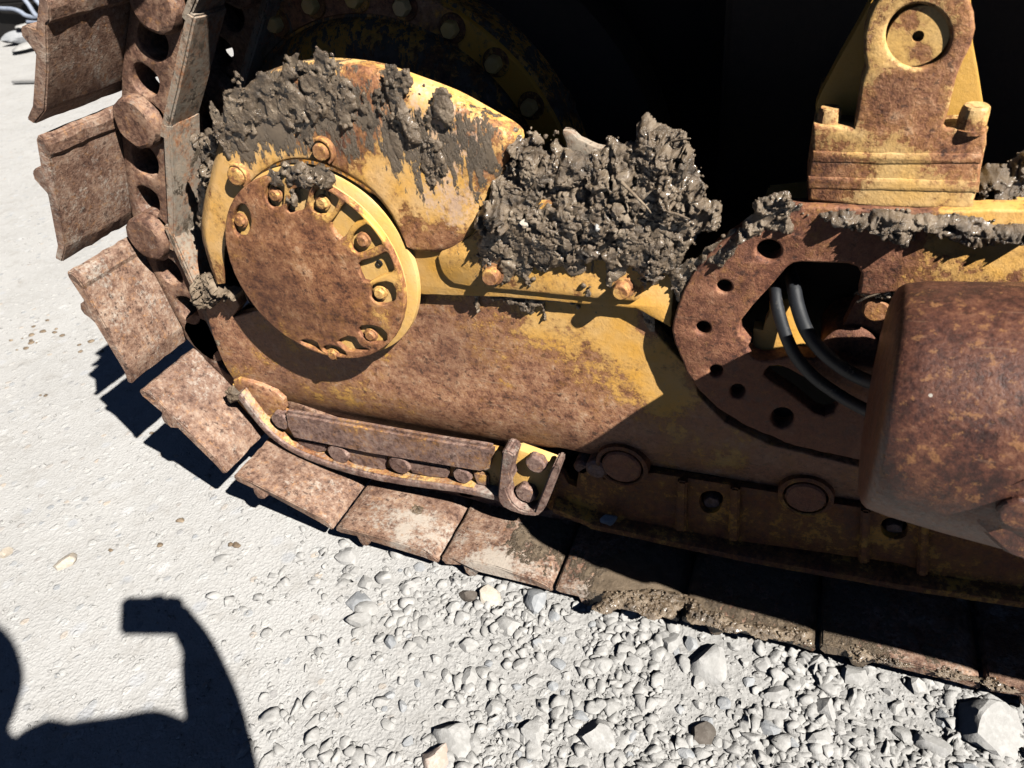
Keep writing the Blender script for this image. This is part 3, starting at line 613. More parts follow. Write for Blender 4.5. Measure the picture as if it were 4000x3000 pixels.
plate('guard_back_wall',poly('G',[(150,140),(430,290),(1000,395),(1600,500),(1640,780),(1590,760),(900,640),(560,560),(350,430),(180,240)],.868),.868,.012,M['guardyel'],D,bev=.001)
# small upper shoulder piece at the left of the bar
plate('guard_shoulder',chaikin(poly('G',[(150,105),(260,130),(420,200),(440,290),(370,300),(340,312),(250,270),(160,165)],.866),1),.866,.010,M['side'],D,bev=.003)
# curved guide rail: thin shelf standing out towards the viewer
def guide():
    top=[(190,195),(260,290),(340,390),(440,470),(560,528),(720,582),(900,628),(1050,655),(1200,676),(1400,700),(1590,745)]
    A=resamp(chaikin([tuple(at('G',x,y,Y=.845)[[0,2]]) for x,y in top],2,False),70);bm=bmesh.new();rings=[];n=len(A)
    for k in range(n):
        tn=A[min(k+1,n-1)]-A[max(k-1,0)];tn/=np.linalg.norm(tn);nm=np.array([-tn[1],tn[0]]);nm=nm if nm[1]>0 else -nm;w=.0
        j=.0016*(fbm(np.array([A[k][0]*60]),np.array([A[k][1]*60]),seed=5)[0]-.5)
        pr=[(.870,.000),(.850,.000+j),(.846,-.002+j),(.845,-.007),(.846,-.014+j),(.849,-.016),(.870,-.016)]
        rings.append([bm.verts.new((A[k][0]+nm[0]*q,y,A[k][1]+nm[1]*q)) for y,q in pr])
    m=len(rings[0])
    for a,b in zip(rings,rings[1:]):
        for i in range(m): bm.faces.new((a[i],b[i],b[(i+1)%m],a[(i+1)%m]))
    bm.faces.new(rings[0]);bm.faces.new(rings[-1]);gr_=mkobj('guide_rail',bmmesh('guide_rail',bm),M['rails'],D)
    V=[];m2=0
    for k in range(n-6):
        for y,q in ((.8495,.0012),(.869,.0016)): V.append((A[k][0],y,A[k][1]+q))
    sh=mkobj('rail_top_face',arrmesh('rail_top_face',V,[(2*i,2*i+2,2*i+3,2*i+1) for i in range(n-7)],True),M['guardyel2']);sh.parent=gr_
    return gr_
guide()
# ---- U shaped end bracket
ub=poly('J',[(815,222),(865,225),(922,262),(905,330),(880,420),(895,480),(850,560),(870,620),(905,680),(960,725),(1030,750),(1090,745),(1110,700),(1130,640),(1180,520),(1225,400),(1255,345),(1305,350),(1300,400),(1270,480),(1230,600),(1190,700),(1160,745),(1110,790),(1000,780),(890,745),(815,705),(780,660),(772,600),(790,420)],.846)
eb=prism('end_bracket',ub,.838,.875,M['rails'],D,bev=.003)
bp_=plate('bracket_floor',poly('J',[(860,250),(950,240),(1240,345),(1260,360),(1180,600),(1110,760),(950,730),(850,640)],.868),.868,.02,M['yellow'],None,bev=.001);bp_.parent=eb
for x,y,r in ((1085,370,.0145),(1000,625,.0145)):
    P=at('J',x,y,Y=.854);r=rp('J',x,y,.846,78);b=hexbolt('bolt',P[0],.866,P[2],r,.013,M['boltrust'],None);b.parent=eb
# ---- roller guard panel on the right
rg=poly('J',[(1290,420),(1340,450),(1370,520),(1440,560),(1450,480),(1430,350),(1560,350)],.872)
gz=[('J',1290,415),('J',1330,455),('J',1365,525),('J',1440,560),('J',1460,420),('J',1560,360),('K',110,690),('K',460,640),('K',850,700),('K',1400,790),('K',1750,860),('N',4000,2070),('N',4700,2180),('N',4700,2460),('N',4000,2345),('K',2212,1290),('K',1000,1120),('K',300,990),('J',1580,880),('J',1240,770),('J',1185,735)]
hl=[chaikin(poly('K',[(800,800),(850,770),(930,775),(970,810),(960,870),(920,930),(830,930),(795,870)],.874),1),chaikin(poly('K',[(2100,1000),(2160,960),(2280,980),(2300,1040),(2280,1110),(2180,1120),(2110,1080)],.874),1)]
rgp=plate('roller_guard',[tuple(at(z,x,y,Y=.874)[[0,2]]) for z,x,y in gz],.874,.014,M['guardr'],D,holes=hl,bev=.0015)
for x0,x1,y0,y1 in ((640,690,690,1060),(1020,1070,740,1130),(1960,2010,900,1290),(2380,2430,990,1380),):
    r=prism('guard_rib',poly('K',[(x0,y0),(x1+20,y0+8),(x1+10,y1),(x0-20,y1-8)],.866),.862,.876,M['guardr'],None,bev=.003);r.parent=rgp
for x,y,r in ((880,885,.0135),(2200,1075,.0150),):
    P=at('K',x,y,Y=.88);r=rp('K',x,y,.88,55);b=hexbolt('bolt',P[0],.905,P[2],r,.018,M['boltrust'],None);b.parent=rgp
# guard lower flange (a lip running along the track)
def lip():
    A=[tuple(at(z,x,y,Y=.853)[[0,2]]) for z,x,y in [('J',1245,775),('J',1560,900),('K',0,1035),('K',600,1165),('K',1200,1290),('K',2212,1470),('N',4700,2475)]]
    A=np.array(A);bm=bmesh.new();rings=[]
    A=resamp(A,60)
    for k,(x,z) in enumerate(A):
        j=.002*(fbm(np.array([x*50]),np.array([1.]),seed=3)[0]-.5)
        rings.append([bm.verts.new((x,y+j*(y<.86),zz+z)) for y,zz in [(.893,.020),(.858,.018),(.850,.013),(.849,.003),(.853,-.002),(.893,-.004)]])
    for a,b in zip(rings,rings[1:]):
        for i in range(6): bm.faces.new((a[i],b[i],b[(i+1)%6],a[(i+1)%6]))
    bm.faces.new(rings[0]);bm.faces.new(rings[-1]);o=mkobj('guard_lip',bmmesh('guard_lip',bm),M['guardr'],None);o.parent=rgp
lip()
for x,y in ((235,598),(1560,820)):
    P=at('K',x,y,Y=.868);R=rp('K',x,y,.868,118)
    lathe('roller_shaft_end',[(0,0),(0,.002),(-.001,.0045),(-.001,R-.003),(.002,R),(.03,R)],(P[0],.866,P[2]),(0,1,0),M['arch'],D,n=40)
    lathe('shaft_collar',[(0,R+.0035),(-.002,R+.006),(.0,R+.011),(.02,R+.012)],(P[0],.868,P[2]),(0,1,0),M['guardr'],D,n=40)
# rounded lug left of first shaft
lathe('guard_lug',[(0,0),(0,.014),(.004,.019),(.03,.019)],tuple(at('J',1610,420,Y=.866)),(0,1,0),M['guard'],D,n=24)
lathe('guard_lug',[(0,0),(0,.010),(.004,.014),(.03,.014)],tuple(at('J',1480,400,Y=.874)),(0,1,0),M['guard'],D,n=24)
# lower rollers in the dark behind the guard
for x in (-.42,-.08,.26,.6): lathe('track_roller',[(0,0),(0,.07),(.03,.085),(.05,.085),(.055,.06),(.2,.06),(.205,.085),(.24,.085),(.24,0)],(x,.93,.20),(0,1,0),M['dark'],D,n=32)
# ---- arch plate
ao=[('D',2300,1290),('D',1500,1300),('D',880,1270),('D',700,1275),('D',600,1300),('D',530,1370),('D',430,1440),('E',330,80),('E',240,170),('E',170,260),('E',115,370),('E',60,500),('E',38,620),('E',60,700),('E',90,780),('E',130,870),('E',190,960),('E',215,992),('N',2800,1590),('N',2920,1665),('N',3100,1740),('N',3450,1815),('N',4100,1925),('N',4600,2000),('N',4600,830)]
ai=[('E',450,575),('E',540,460),('E',660,330),('E',750,225),('E',790,200),('E',840,194),('E',1130,204),('E',1185,225),('E',1208,265),('E',1205,320),('E',1190,390),('E',1260,400),('E',1400,380),('E',1560,390),('E',1600,600),('E',1560,800),('E',1380,840),('E',1200,820),('E',1060,790),('E',900,785),('E',780,770),('E',650,800),('E',585,800),('E',540,780),('E',500,735),('E',522,690),('E',458,645)]
inner=[tuple(at(z,x,y,Y=.850)[[0,2]]) for z,x,y in ai]
def ell(z,x,y,rx,ry,Y=.850,n=32,seed=0):
    return [tuple(at(z,x+rx*math.cos(t),y+ry*math.sin(t),Y=Y)[[0,2]]) for t in np.linspace(0,2*math.pi,n,endpoint=False)]
slot=[tuple(at('E',x,y,Y=.85)[[0,2]]) for x,y in [(612,868),(640,838),(700,830),(760,852),(900,930),(1040,1020),(1068,1070),(1040,1125),(980,1145),(920,1125),(780,1010),(640,920),(605,890)]]
arch=plate('arch_plate',[tuple(at(z,x,y,Y=.850)[[0,2]]) for z,x,y in ao],.848,.026,M['arch'],D,holes=[inner,slot,ell('E',637,122,78,65),ell('E',362,345,48,40),ell('E',232,600,46,40),ell('E',312,865,44,36),ell('E',445,990,47,44),ell('E',720,1155,72,64)],bev=.0035,amp=.0016,seed=3,res=2)
# things seen through the arch: stepped yellow web, boss, bolt
plate('inner_web',[tuple(at('E',x,y,Y=.878)[[0,2]]) for x,y in [(540,600),(600,610),(640,500),(640,420),(780,415),(860,600),(900,830),(540,840)]],.876,.02,M['backing'],D,bev=.002,amp=.001)
plate('inner_web',[tuple(at('E',x,y,Y=.880)[[0,2]]) for x,y in [(1030,690),(1110,560),(1170,440),(1250,370),(1700,360),(1700,900),(1100,880),(1000,780)]],.880,.02,M['arch'],D,bev=.002)
lathe('inner_boss',[(0,0),(0,.030),(.004,.036),(.08,.038)],tuple(at('E',1140,760,Y=.868)),(0,1,0),M['arch'],D,n=32)
P=at('E',1300,500,Y=.858);hexbolt('bolt',P[0],.880,P[2],rp('E',1300,500,.862,80),.022,M['bolt'],D,round_=True)
# boss / track frame top deck behind the arch plate
prism('frame_deck',[tuple(at(z,x,y,Y=.874)[[0,2]]) for z,x,y in [('D',590,1290),('D',880,1262),('D',2300,1270),('D',2300,1330),('D',600,1350)]],.8745,.95,M['backing'],D,bev=.003)
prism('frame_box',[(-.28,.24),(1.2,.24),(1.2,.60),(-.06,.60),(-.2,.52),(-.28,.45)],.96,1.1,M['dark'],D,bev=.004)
# ---- carrier bracket (base, upright with pin, gusset behind)
br=[(880,1240),(878,1080),(905,930),(905,800),(915,770),(1160,792),(1178,700),(1205,520),(1238,420),(1222,330),(1222,215),(1255,110),(1300,20),(1400,-110),(1560,-160),(1750,-120),(1870,-20),(1905,80),(1912,180),(1890,275),(1835,380),(1790,500),(1745,690),(1715,775),(1735,792),(1980,785),(1985,900),(1955,950),(1938,1130),(1905,1230),(1895,1300),(1300,1285)]
bk=plate('carrier_bracket',poly('D',br,.858),.858,.042,M['bracket'],D,holes=[ell('D',1558,225,199,197,Y=.858,n=48)],bev=.004,amp=.0007,res=2)
b=plate('bracket_base',poly('D',[(868,1245),(875,1000),(905,790),(940,772),(1300,800),(1960,790),(1975,900),(1945,1050),(1905,1260),(1890,1310)],.885),.880,.20,M['bracket'],None,bev=.006);b.parent=bk
# raised weld bands across the face
for pts in ([(906,932),(1300,944),(1700,948),(1956,950),(1948,1010),(1400,1015),(905,1000)],[(880,1090),(1300,1100),(1940,1118),(1930,1190),(1300,1175),(878,1165)]):
    b=plate('weld_band',poly('D',pts,.857),.8568,.006,M['bracket'],None,bev=.002,amp=.0012);b.parent=bk
PR=rp('D',1558,225,.86,193)
pn=lathe('pin',[(.014,0),(.014,PR*.15),(0,PR*.19),(0,PR*.965),(.002,PR*.985),(.05,PR*.985)],tuple(at('D',1558,225,Y=.862)-np.array([0,0,0])),(0,1,0),M['pin'],None,n=56);pn.parent=bk
gs=plate('rear_gusset',[tuple(at('D',x,y,Y=.92)[[0,2]]) for x,y in [(925,640),(960,560),(1060,370),(1180,160),(1300,-60),(1880,-60),(1895,260),(1925,420),(1960,640),(1980,840),(940,840)]],.915,.03,M['gusset'],None,bev=.003);gs.parent=bk
for (x,y,yy,s) in ((1000,752,.874,70),(1890,745,.868,88)):
    P=at('D',x,y,Y=yy)
    s=rp('D',x,y,yy,s)
    b=hexbolt('bolt',P[0],yy,P[2]-.010,s,.026,M['bracket'],None,axis=(0.03,-.05,1),ph=.3,washer=s*1.15);b.parent=bk
# ---- push arm (barrel) in front at right
AC=Vector((.083,.716,.543))
pa=lathe('push_arm',[(.0,0),(.0,.06),(.001,.108),(.004,.116),(.010,.121),(.03,.125),(.08,.130),(.15,.136),(.22,.141),(.30,.147),(.40,.150),(.70,.150),(1.1,.13),(1.1,0)],AC,(1,-.03,-.012),M['arm'],D,n=96,jit=.012,seed=2,ang=50)
# lug under the barrel
lugp=[tuple(at('L',x,y,Y=.59)[[0,2]]) for x,y in [(690,1215),(750,1110),(830,1030),(890,985),(948,985),(1100,1000),(1100,1420),(948,1410),(860,1370),(800,1320)]]
lug=prism('arm_lug',lugp,.585,.72,M['arm'],None,bev=.006,seg=4,jit=.004);lug.parent=pa
b=hexbolt('bolt',*(at('L',920,1160,Y=.585)*np.array([1,1,1])),.018,.012,M['arm'],None,round_=True);b.parent=pa
# ---- hoses
def hpath(pts): return [tuple(at('E',x,y,Y=Y)) for x,y,Y in pts]
tube('hydraulic_hose',hpath([(600,120,.99),(645,260,.93),(672,345,.885),(690,470,.862),(735,630,.848),(800,770,.838),(910,900,.834),(1060,1010,.83),(1200,1090,.81),(1400,1190,.78)]),.0080,M['hose'],D)
tube('hydraulic_hose',hpath([(740,120,.99),(765,250,.93),(787,330,.88),(815,470,.860),(870,620,.848),(960,740,.838),(1080,840,.834),(1200,910,.83),(1330,960,.81),(1520,1030,.78)]),.0088,M['hose'],D)
# ---- final drive case behind the hood, in the shade
FC=(-.72,.564)
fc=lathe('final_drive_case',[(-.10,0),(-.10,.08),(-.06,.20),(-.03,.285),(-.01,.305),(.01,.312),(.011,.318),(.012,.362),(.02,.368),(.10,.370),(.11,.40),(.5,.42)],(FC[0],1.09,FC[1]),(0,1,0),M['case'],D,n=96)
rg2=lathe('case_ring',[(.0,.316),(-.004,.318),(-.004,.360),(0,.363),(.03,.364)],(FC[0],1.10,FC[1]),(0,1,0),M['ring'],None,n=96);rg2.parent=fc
for k in range(26):
    a=math.radians(13.85*k+3.2);w_=lathe('washer',[(0,0),(-.003,.001),(-.003,.020),(0,.022)],(FC[0]+.339*math.cos(a),1.095,FC[1]+.339*math.sin(a)),(0,1,0),M['guardr'],None,n=20);w_.parent=fc;b=hexbolt('bolt',FC[0]+.339*math.cos(a),1.092,FC[1]+.339*math.sin(a),.0130,.016,M['yellow'],None);b.parent=fc
lathe('sprocket_hub',[(0,0),(0,.40),(.02,.43),(.12,.43),(.12,0)],(FC[0]+.05,1.17,FC[1]-.01),(0,1,0),M['dark'],D,n=60)
# curved grey scraper seen above the mud pile
plate('mud_scraper',chaikin(poly('C',[(770,330),(835,335),(870,375),(930,410),(1010,440),(1150,455),(1240,420),(1300,380),(1320,520),(800,520),(815,420)],.985),1),.985,.014,M['rail'],D,bev=.002,amp=.001)
plate('mud_scraper',chaikin(poly('C',[(560,-20),(660,-10),(860,120),(850,330),(790,330),(700,180)],1.16),1),1.16,.014,M['case'],D,bev=.002)
# ---- hull, belly and deck that keep the inside dark
def box(name,x0,x1,y0,y1,z0,z1,mat,parent,bev=.01):
    return prism(name,[(x0,z0),(x1,z0),(x1,z1),(x0,z1)],y0,y1,mat,parent,bev=bev)
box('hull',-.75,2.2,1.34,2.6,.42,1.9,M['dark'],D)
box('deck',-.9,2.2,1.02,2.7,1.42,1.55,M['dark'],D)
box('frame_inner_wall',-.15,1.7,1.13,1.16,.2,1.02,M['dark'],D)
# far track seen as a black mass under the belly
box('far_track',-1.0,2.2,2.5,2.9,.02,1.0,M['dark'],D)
# ================================================================== MUD (caked lumps resting on the machine)
def sdf(px,pz,pg):
    d=np.full(px.shape,1e9);ins=np.zeros(px.shape,bool);n=len(pg)
    for i in range(n):
        ax,az=pg[i];bx,bz=pg[(i+1)%n];ex,ez=bx-ax,bz-az
        t=np.clip(((px-ax)*ex+(pz-az)*ez)/(ex*ex+ez*ez+1e-12),0,1)
        d=np.minimum(d,np.hypot(px-ax-t*ex,pz-az-t*ez))
        c=((az>pz)!=(bz>pz))&(px<(bx-ax)*(pz-az)/(bz-az+1e-12)+ax);ins^=c
    return np.where(ins,d,-d)
def mud(name,pg,yb,h0,h1,label,mat='mud',step=.0013,ragged=.012,edge=.012,drip=.0,seed=0,slope=0,zref=0,thin=1.0,erode=0,crumb=0,holes=.0,cs=.006,craggy=1.0):
    pg=np.array(pg);x0,z0=pg.min(0)-.03;x1,z1=pg.max(0)+.03
    X,Zg=np.meshgrid(np.arange(x0,x1,step),np.arange(z0,z1,step),indexing='ij')
    d=sdf(X,Zg,pg)
    d=d+ragged*(fbm(X*45,Zg*45,o=4,seed=seed)-.5)*2
    if drip: d=d+drip*np.clip(vnoise(X*70,Zg*5,seed=seed+2)-.45,-.2,1)*2
    d=d-.006*np.clip(worley(X*60,Zg*60,seed+77)-.5,0,1);d=d-holes*np.clip(fbm(X*38,Zg*38,o=3,seed=seed+9)-.52,0,1)*.25
    d=d-erode;e=np.clip(d/edge,0,1);e=np.sqrt(e*(2-e)+1e-9)
    wX=X+.007*(fbm(X*60,Zg*60,seed=seed+31)-.5);wZ=Zg+.007*(fbm(X*60+9,Zg*60,seed=seed+32)-.5)
    big=fbm(X*24,Zg*24,o=3,seed=seed+3);c0=cobble(wX*48,wZ*48,seed+4);c1=cobble(wX*115,wZ*115,seed+5);c2=cobble(wX*240,wZ*240,seed+6);b6=fbm(wX*420,wZ*420,o=2,seed=seed+41)
    rid=.34*c0+.22*c1+.14*c2+.40*b6
    hgt=e*(h0+h1*(1.1*np.clip(big-.3,0,1)+craggy*(1.0*rid*(.35+1.0*big)-.12)))
    pits=np.clip(fbm(wX*75,wZ*75,o=4,seed=seed+12)-.55,0,1)*12;hgt=hgt*(1-.9*np.clip(pits,0,1));hgt=np.maximum(hgt,e*h0*.3)
    hgt=hgt*(thin+(1-thin)*np.clip((Zg-pg[:,1].min()-.03)/(pg[:,1].max()-pg[:,1].min()-.05),0,1))
    base=yb+slope*np.maximum(Zg-zref,0)
    wx=min(.22*h1,.004)*(vnoise(X*150,Zg*150,seed=seed+7)-.5)*e*2;wz=min(.22*h1,.004)*(vnoise(X*150,Zg*150,seed=seed+8)-.5)*e*2
    V=np.stack([X+wx,base-hgt,Zg+wz-.15*hgt],-1);keep=d>0
    I=np.arange(X.size).reshape(X.shape);q=np.stack([I[:-1,:-1],I[1:,:-1],I[1:,1:],I[:-1,1:]],-1)
    kk=(keep[:-1,:-1]|keep[1:,:-1]|keep[1:,1:]|keep[:-1,1:]);q=q[kk];V=V.reshape(-1,3)
    used=np.unique(q);mp=-np.ones(len(V),int);mp[used]=np.arange(len(used));Vs=[V[used]];Fs=mp[q]
    T=np.concatenate([Fs[:,[0,1,2]],Fs[:,[0,2,3]]]);o=len(used);Ts=[T]
    if crumb:
        crumb=int(crumb*.30);rng=np.random.default_rng(seed+50);idx=rng.choice(np.flatnonzero((d.ravel()>-.004)),crumb)
        for j in idx:
            s=cs*.34*rng.lognormal(-.35,.55);C_=V[j]+rng.normal(size=3)*s*.15;R=rockshape(I2,rng,9)*s*rng.uniform(.6,1.15,3);Vs.append(R+C_);Ts.append(I2[1]+o);o+=len(R)
    me=arrmesh(name,np.concatenate(Vs),np.concatenate(Ts),True)
    ob=mkobj(name,me,M[mat]);tag(ob,label,'mud',kind='stuff');return ob
mud('mud',poly('B',[(150,770),(230,560),(300,430),(400,330),(480,290),(600,300),(740,200),(860,170),(960,210),(1080,260),(1150,330),(1140,440),(1190,500),(1180,590),(1080,600),(990,640),(1000,700),(960,640),(860,560),(830,700),(800,690),(790,600),(740,590),(640,560),(560,540),(470,620),(460,790),(420,800),(370,760),(330,720),(300,760),(220,800)],.848),.8462,.0005,.0040,'lumpy grey mud caked along the rounded top of the yellow hub guard',seed=1,ragged=.020,edge=.012,drip=.012,crumb=240,holes=.5)
mud('mud',poly('B',[(1215,235),(1260,240),(1390,320),(1400,400),(1360,430),(1420,520),(1450,600),(1480,700),(1430,720),(1360,600),(1300,520),(1260,380)],.848),.8462,.0004,.007,'narrow mud streak running down from the guard rim',seed=2,ragged=.012,drip=.010,crumb=50,holes=.06)
mud('mud',poly('B',[(1530,380),(1600,390),(1700,430),(1710,560),(1750,680),(1720,720),(1650,640),(1580,560),(1540,480)],.848),.8462,.0002,.006,'thin smeared mud patch at the right end of the guard rim','mudthin',seed=3,ragged=.014,drip=.012)
mud('mud',poly('B',[(1290,650),(1350,640),(1400,700),(1390,800),(1360,840),(1310,750)],.848),.8462,.0008,.0012,'flat teardrop of mud on the yellow guard','mudthin',seed=4,ragged=.003,drip=.004)
mud('mud',poly('B',[(500,950),(640,890),(780,870),(870,900),(960,960),(930,985),(820,960),(800,1010),(740,960),(700,1000),(690,1090),(650,1100),(640,1000),(560,980),(500,1010)],.823),.8245,.0004,.008,'mud crust on the upper rim of the round hub cap',seed=5,ragged=.010,drip=.008,crumb=40,holes=.04)
mud('mud',poly('B',[(420,400),(620,280),(900,250),(1200,300),(1500,400),(1750,520),(1800,800),(1700,1000),(1500,900),(1300,760),(1100,640),(900,520),(700,560),(500,560)],.848),.8464,.0002,.0032,'sparse crumbs and smears of mud spattered across the right half of the guard','mudthin',seed=71,ragged=.075,drip=.02,edge=.006,crumb=260,holes=1.2,cs=.006,erode=.034)
# main pile
mud('mud',poly('C',[(450,370),(520,370),(560,410),(620,430),(610,500),(680,500),(700,450),(740,440),(800,470),(880,480),(960,450),(1080,470),(1150,450),(1200,430),(1215,330),(1270,305),(1400,345),(1530,380),(1540,440),(1590,490),(1600,570),(1660,650),(1660,780),(1740,860),(1740,920),(1640,1010),(1560,1090),(1490,1180),(1440,1260),(1360,1270),(1300,1220),(1290,1150),(1200,1140),(1110,1190),(1090,1260),(1050,1150),(930,1130),(910,1330),(880,1240),(860,1170),(820,1130),(790,1200),(700,1160),(600,1200),(590,1290),(540,1290),(500,1230),(470,1290),(440,1200),(360,1260),(300,1240),(290,1130),(240,1180),(260,1040),(300,960),(240,900),(300,780),(370,700),(420,600),(460,520)],.852),.8505,.002,.020,'big wet heap of dark mud and roots piled between the yellow guard and the arch plate',seed=6,ragged=.016,edge=.020,drip=.010,slope=.22,zref=.66,thin=.30,crumb=1500,holes=.0,cs=.0075)
mud('mud',poly('C',[(300,760),(400,730),(470,790),(480,900),(420,930),(350,860),(310,830)],.855),.850,.010,.022,'round mud lump sticking to the guard corner left of the heap',seed=8,ragged=.006,crumb=60)
mud('mud',poly('C',[(1040,520),(1240,420),(1400,400),(1560,520),(1600,700),(1500,900),(1300,800),(1150,650)],.86),.862,.006,.018,'topmost crest of the mud heap',seed=18,ragged=.016,edge=.03,slope=.12,zref=.66,crumb=500,cs=.008)
mud('mud',poly('C',[(1140,960),(1220,900),(1380,960),(1500,980),(1480,1180),(1360,1270),(1300,1230),(1240,1150),(1150,1120)],.852),.8500,.002,.012,'lower bulge of mud above the right cover bolt',seed=19,ragged=.012,edge=.02,slope=.0,zref=.60,crumb=260)
mud('mud',poly('C',[(180,1290),(300,1300),(700,1345),(900,1370),(890,1440),(860,1410),(800,1400),(700,1400),(690,1500),(670,1500),(650,1420),(560,1430),(540,1460),(520,1410),(400,1370),(300,1340),(290,1450),(250,1460),(230,1350)],.872),.8705,.0004,.008,'mud dripping over the top edge of the rusty side plate','mudthin',seed=9,ragged=.006,edge=.006,drip=.008,crumb=60)
mud('mud',poly('C',[(1240,1380),(1340,1380),(1350,1440),(1340,1560),(1310,1520),(1280,1450)],.872),.8705,.0004,.006,'small mud smear beside the arch plate shadow','mudthin',seed=10,ragged=.006,drip=.006)
# arch top
mud('mud',poly('D',[(420,1440),(520,1330),(510,1200),(560,1170),(640,1200),(700,1190),(760,1160),(800,1220),(860,1230),(880,1300),(1000,1310),(1040,1340),(940,1330),(800,1330),(760,1400),(720,1360),(640,1370),(600,1400),(560,1430),(450,1520),(330,1620),(300,1600),(360,1520)],.852),.8475,.0004,.014,'mud crust over the rounded upper left corner of the arch plate',seed=11,ragged=.014,edge=.010,crumb=160,holes=.03)
mud('mud',poly('D',[(1000,1330),(1120,1290),(1300,1300),(1500,1300),(1700,1320),(1900,1350),(2050,1360),(2200,1360),(2300,1380),(2300,1440),(2100,1460),(1960,1460),(1900,1490),(1800,1440),(1600,1420),(1500,1470),(1400,1440),(1300,1400),(1200,1380),(1080,1370)],.852),.8475,.0006,.016,'ridge of mud along the top edge of the arch plate below the bracket',seed=12,ragged=.012,edge=.010,crumb=260)
mud('mud',poly('D',[(1900,1260),(1930,1150),(1990,1050),(2060,1010),(2130,1040),(2230,1000),(2320,1020),(2320,1300),(2150,1290),(2050,1270)],.90),.915,.004,.035,'mud mound on the frame at the right of the yellow bracket',seed=13,ragged=.016,edge=.02,crumb=260)
mud('mud',poly('E',[(20,260),(60,200),(200,160),(330,60),(420,0),(330,120),(240,190),(180,260),(130,330),(90,420),(70,380)],.858),.855,.0004,.008,'thin mud along the left flank of the arch plate',seed=14,ragged=.012,edge=.006,crumb=80,holes=.05)
mud('mud',poly('E',[(1180,420),(1220,340),(1330,285),(1480,300),(1600,320),(1500,380),(1420,420),(1380,460),(1300,430)],.86),.876,.004,.016,'muddy grit packed above the rusty bolt inside the arch',seed=15,ragged=.010,crumb=80)
mud('mud',poly('F',[(990,350),(1010,310),(1080,290),(1140,330),(1200,380),(1290,400),(1290,440),(1150,450),(1120,500),(1060,480),(1010,430)],.84),.862,.006,.022,'dry grey clod of mud on the pointed left end of the side plate','muddry',seed=16,ragged=.008,crumb=60)
mud('mud',poly('F',[(1060,490),(1100,490),(1130,600),(1180,700),(1215,800),(1200,820),(1150,720),(1110,620)],.862),.878,.001,.006,'thin dry mud down the left edge of the side plate','muddry',seed=17,ragged=.005,crumb=40)
mud('mud',poly('G',[(110,180),(150,150),(185,190),(180,230),(140,240)],.846),.848,.004,.010,'small mud knob on the upper tip of the guide rail','muddry',seed=20,ragged=.003,crumb=10)
mud('mud',poly('B',[(100,690),(170,660),(230,600),(250,800),(190,960),(150,900),(120,760)],.87),.870,.002,.016,'loose crumbs of mud at the left shoulder of the yellow guard',seed=21,ragged=.016,crumb=120)
mud('mud',poly('B',[(120,880),(160,800),(200,900),(180,1100),(130,1250),(105,1100)],.89),.893,.001,.008,'dry mud down the left flank of the yellow guard',seed=22,ragged=.01,crumb=40)
# mud standing on the flat shoes near the right
def mudflat(outl,label,seed,h=.010,zb=.052,crumb=120,mat='mud'):
    pg=np.array([at(z,x,y,Z=zb)[[0,1]] for z,x,y in outl]);step=.0018;x0,y0=pg.min(0)-.02;x1,y1=pg.max(0)+.02
    X,Yg=np.meshgrid(np.arange(x0,x1,step),np.arange(y0,y1,step),indexing='ij');d=sdf(X,Yg,pg)+.012*(fbm(X*50,Yg*50,seed=seed)-.5)*2
    e=np.clip(d/.01,0,1);hg=e*(.001+h*(.3*fbm(X*30,Yg*30,seed=seed+1)+.5*billow(X*110,Yg*110,seed=seed+2)**2*fbm(X*20,Yg*20,seed=seed+4)+.25*billow(X*240,Yg*240,seed=seed+3)))
    V=np.stack([X,Yg,zb-.004+hg],-1).reshape(-1,3);I=np.arange(X.size).reshape(X.shape);q=np.stack([I[:-1,:-1],I[1:,:-1],I[1:,1:],I[:-1,1:]],-1);k=d>0;q=q[(k[:-1,:-1]|k[1:,1:])]
    T=np.concatenate([q[:,[0,1,2]],q[:,[0,2,3]]]);Vs=[V];Ts=[T];o=len(V);rng=np.random.default_rng(seed);idx=rng.choice(np.flatnonzero((d>.002).ravel()),crumb)
    for j in idx:
        s=.0028*rng.uniform(.3,1.2);R=rockshape(I2,rng,9)*s;Vs.append(R+V[j]);Ts.append(I2[1]+o);o+=len(R)
    ob=mkobj('mud',arrmesh('mud',np.concatenate(Vs),np.concatenate(Ts),True),M[mat]);tag(ob,label,'mud',kind='stuff')
mudflat([('H',350,960),('H',420,900),('H',560,880),('H',720,900),('H',730,960),('H',700,1010),('H',600,1000),('H',480,960),('H',400,980)],'churned wet mud on the outer edge of the first muddy shoe',40,h=.014)
mudflat([('H',740,900),('H',820,960),('H',960,1010),('H',1150,1030),('H',1290,1060),('H',1290,1110),('H',1100,1090),('H',900,1060),('H',760,1020)],'churned wet mud on the outer edge of the next shoe, half in shadow',41,h=.014)
mudflat([('G',1060,770),('G',1120,755),('G',1190,790),('G',1180,850),('G',1110,850)],'small dark mud splat on a pale dusty shoe',42,h=.006,crumb=8,zb=.058)
mudflat([('H',1330,1075),('H',1600,1160),('H',2100,1270),('H',2212,1330),('H',1900,1260),('H',1500,1180)],'line of mud along the outermost edge of the last shoes',43,h=.010)
# small stones caught in the mud
for z,x,y,Y,w,m,l in (('C',545,900,.845,.016,'tanstone','small pale pebble stuck in the mud heap on its left slope'),('C',1570,985,.86,.022,'tanstone','yellowish stone stuck in the mud beside the arch plate'),('C',985,475,.92,.016,'tanstone','yellow pebble on top of the mud under the dark scraper'),('C',1000,930,.838,.012,'stone','tiny grey pebble in the middle of the mud heap'),('K',140,975,.850,.030,'bluestone','grey stone lodged on the ledge of the shaded roller guard')):
    P=at(z,x,y,Y=Y);o=rock_obj('pebble',tuple(P),w,M[m],int(x),flat=.9);tag(o,l,'stone')
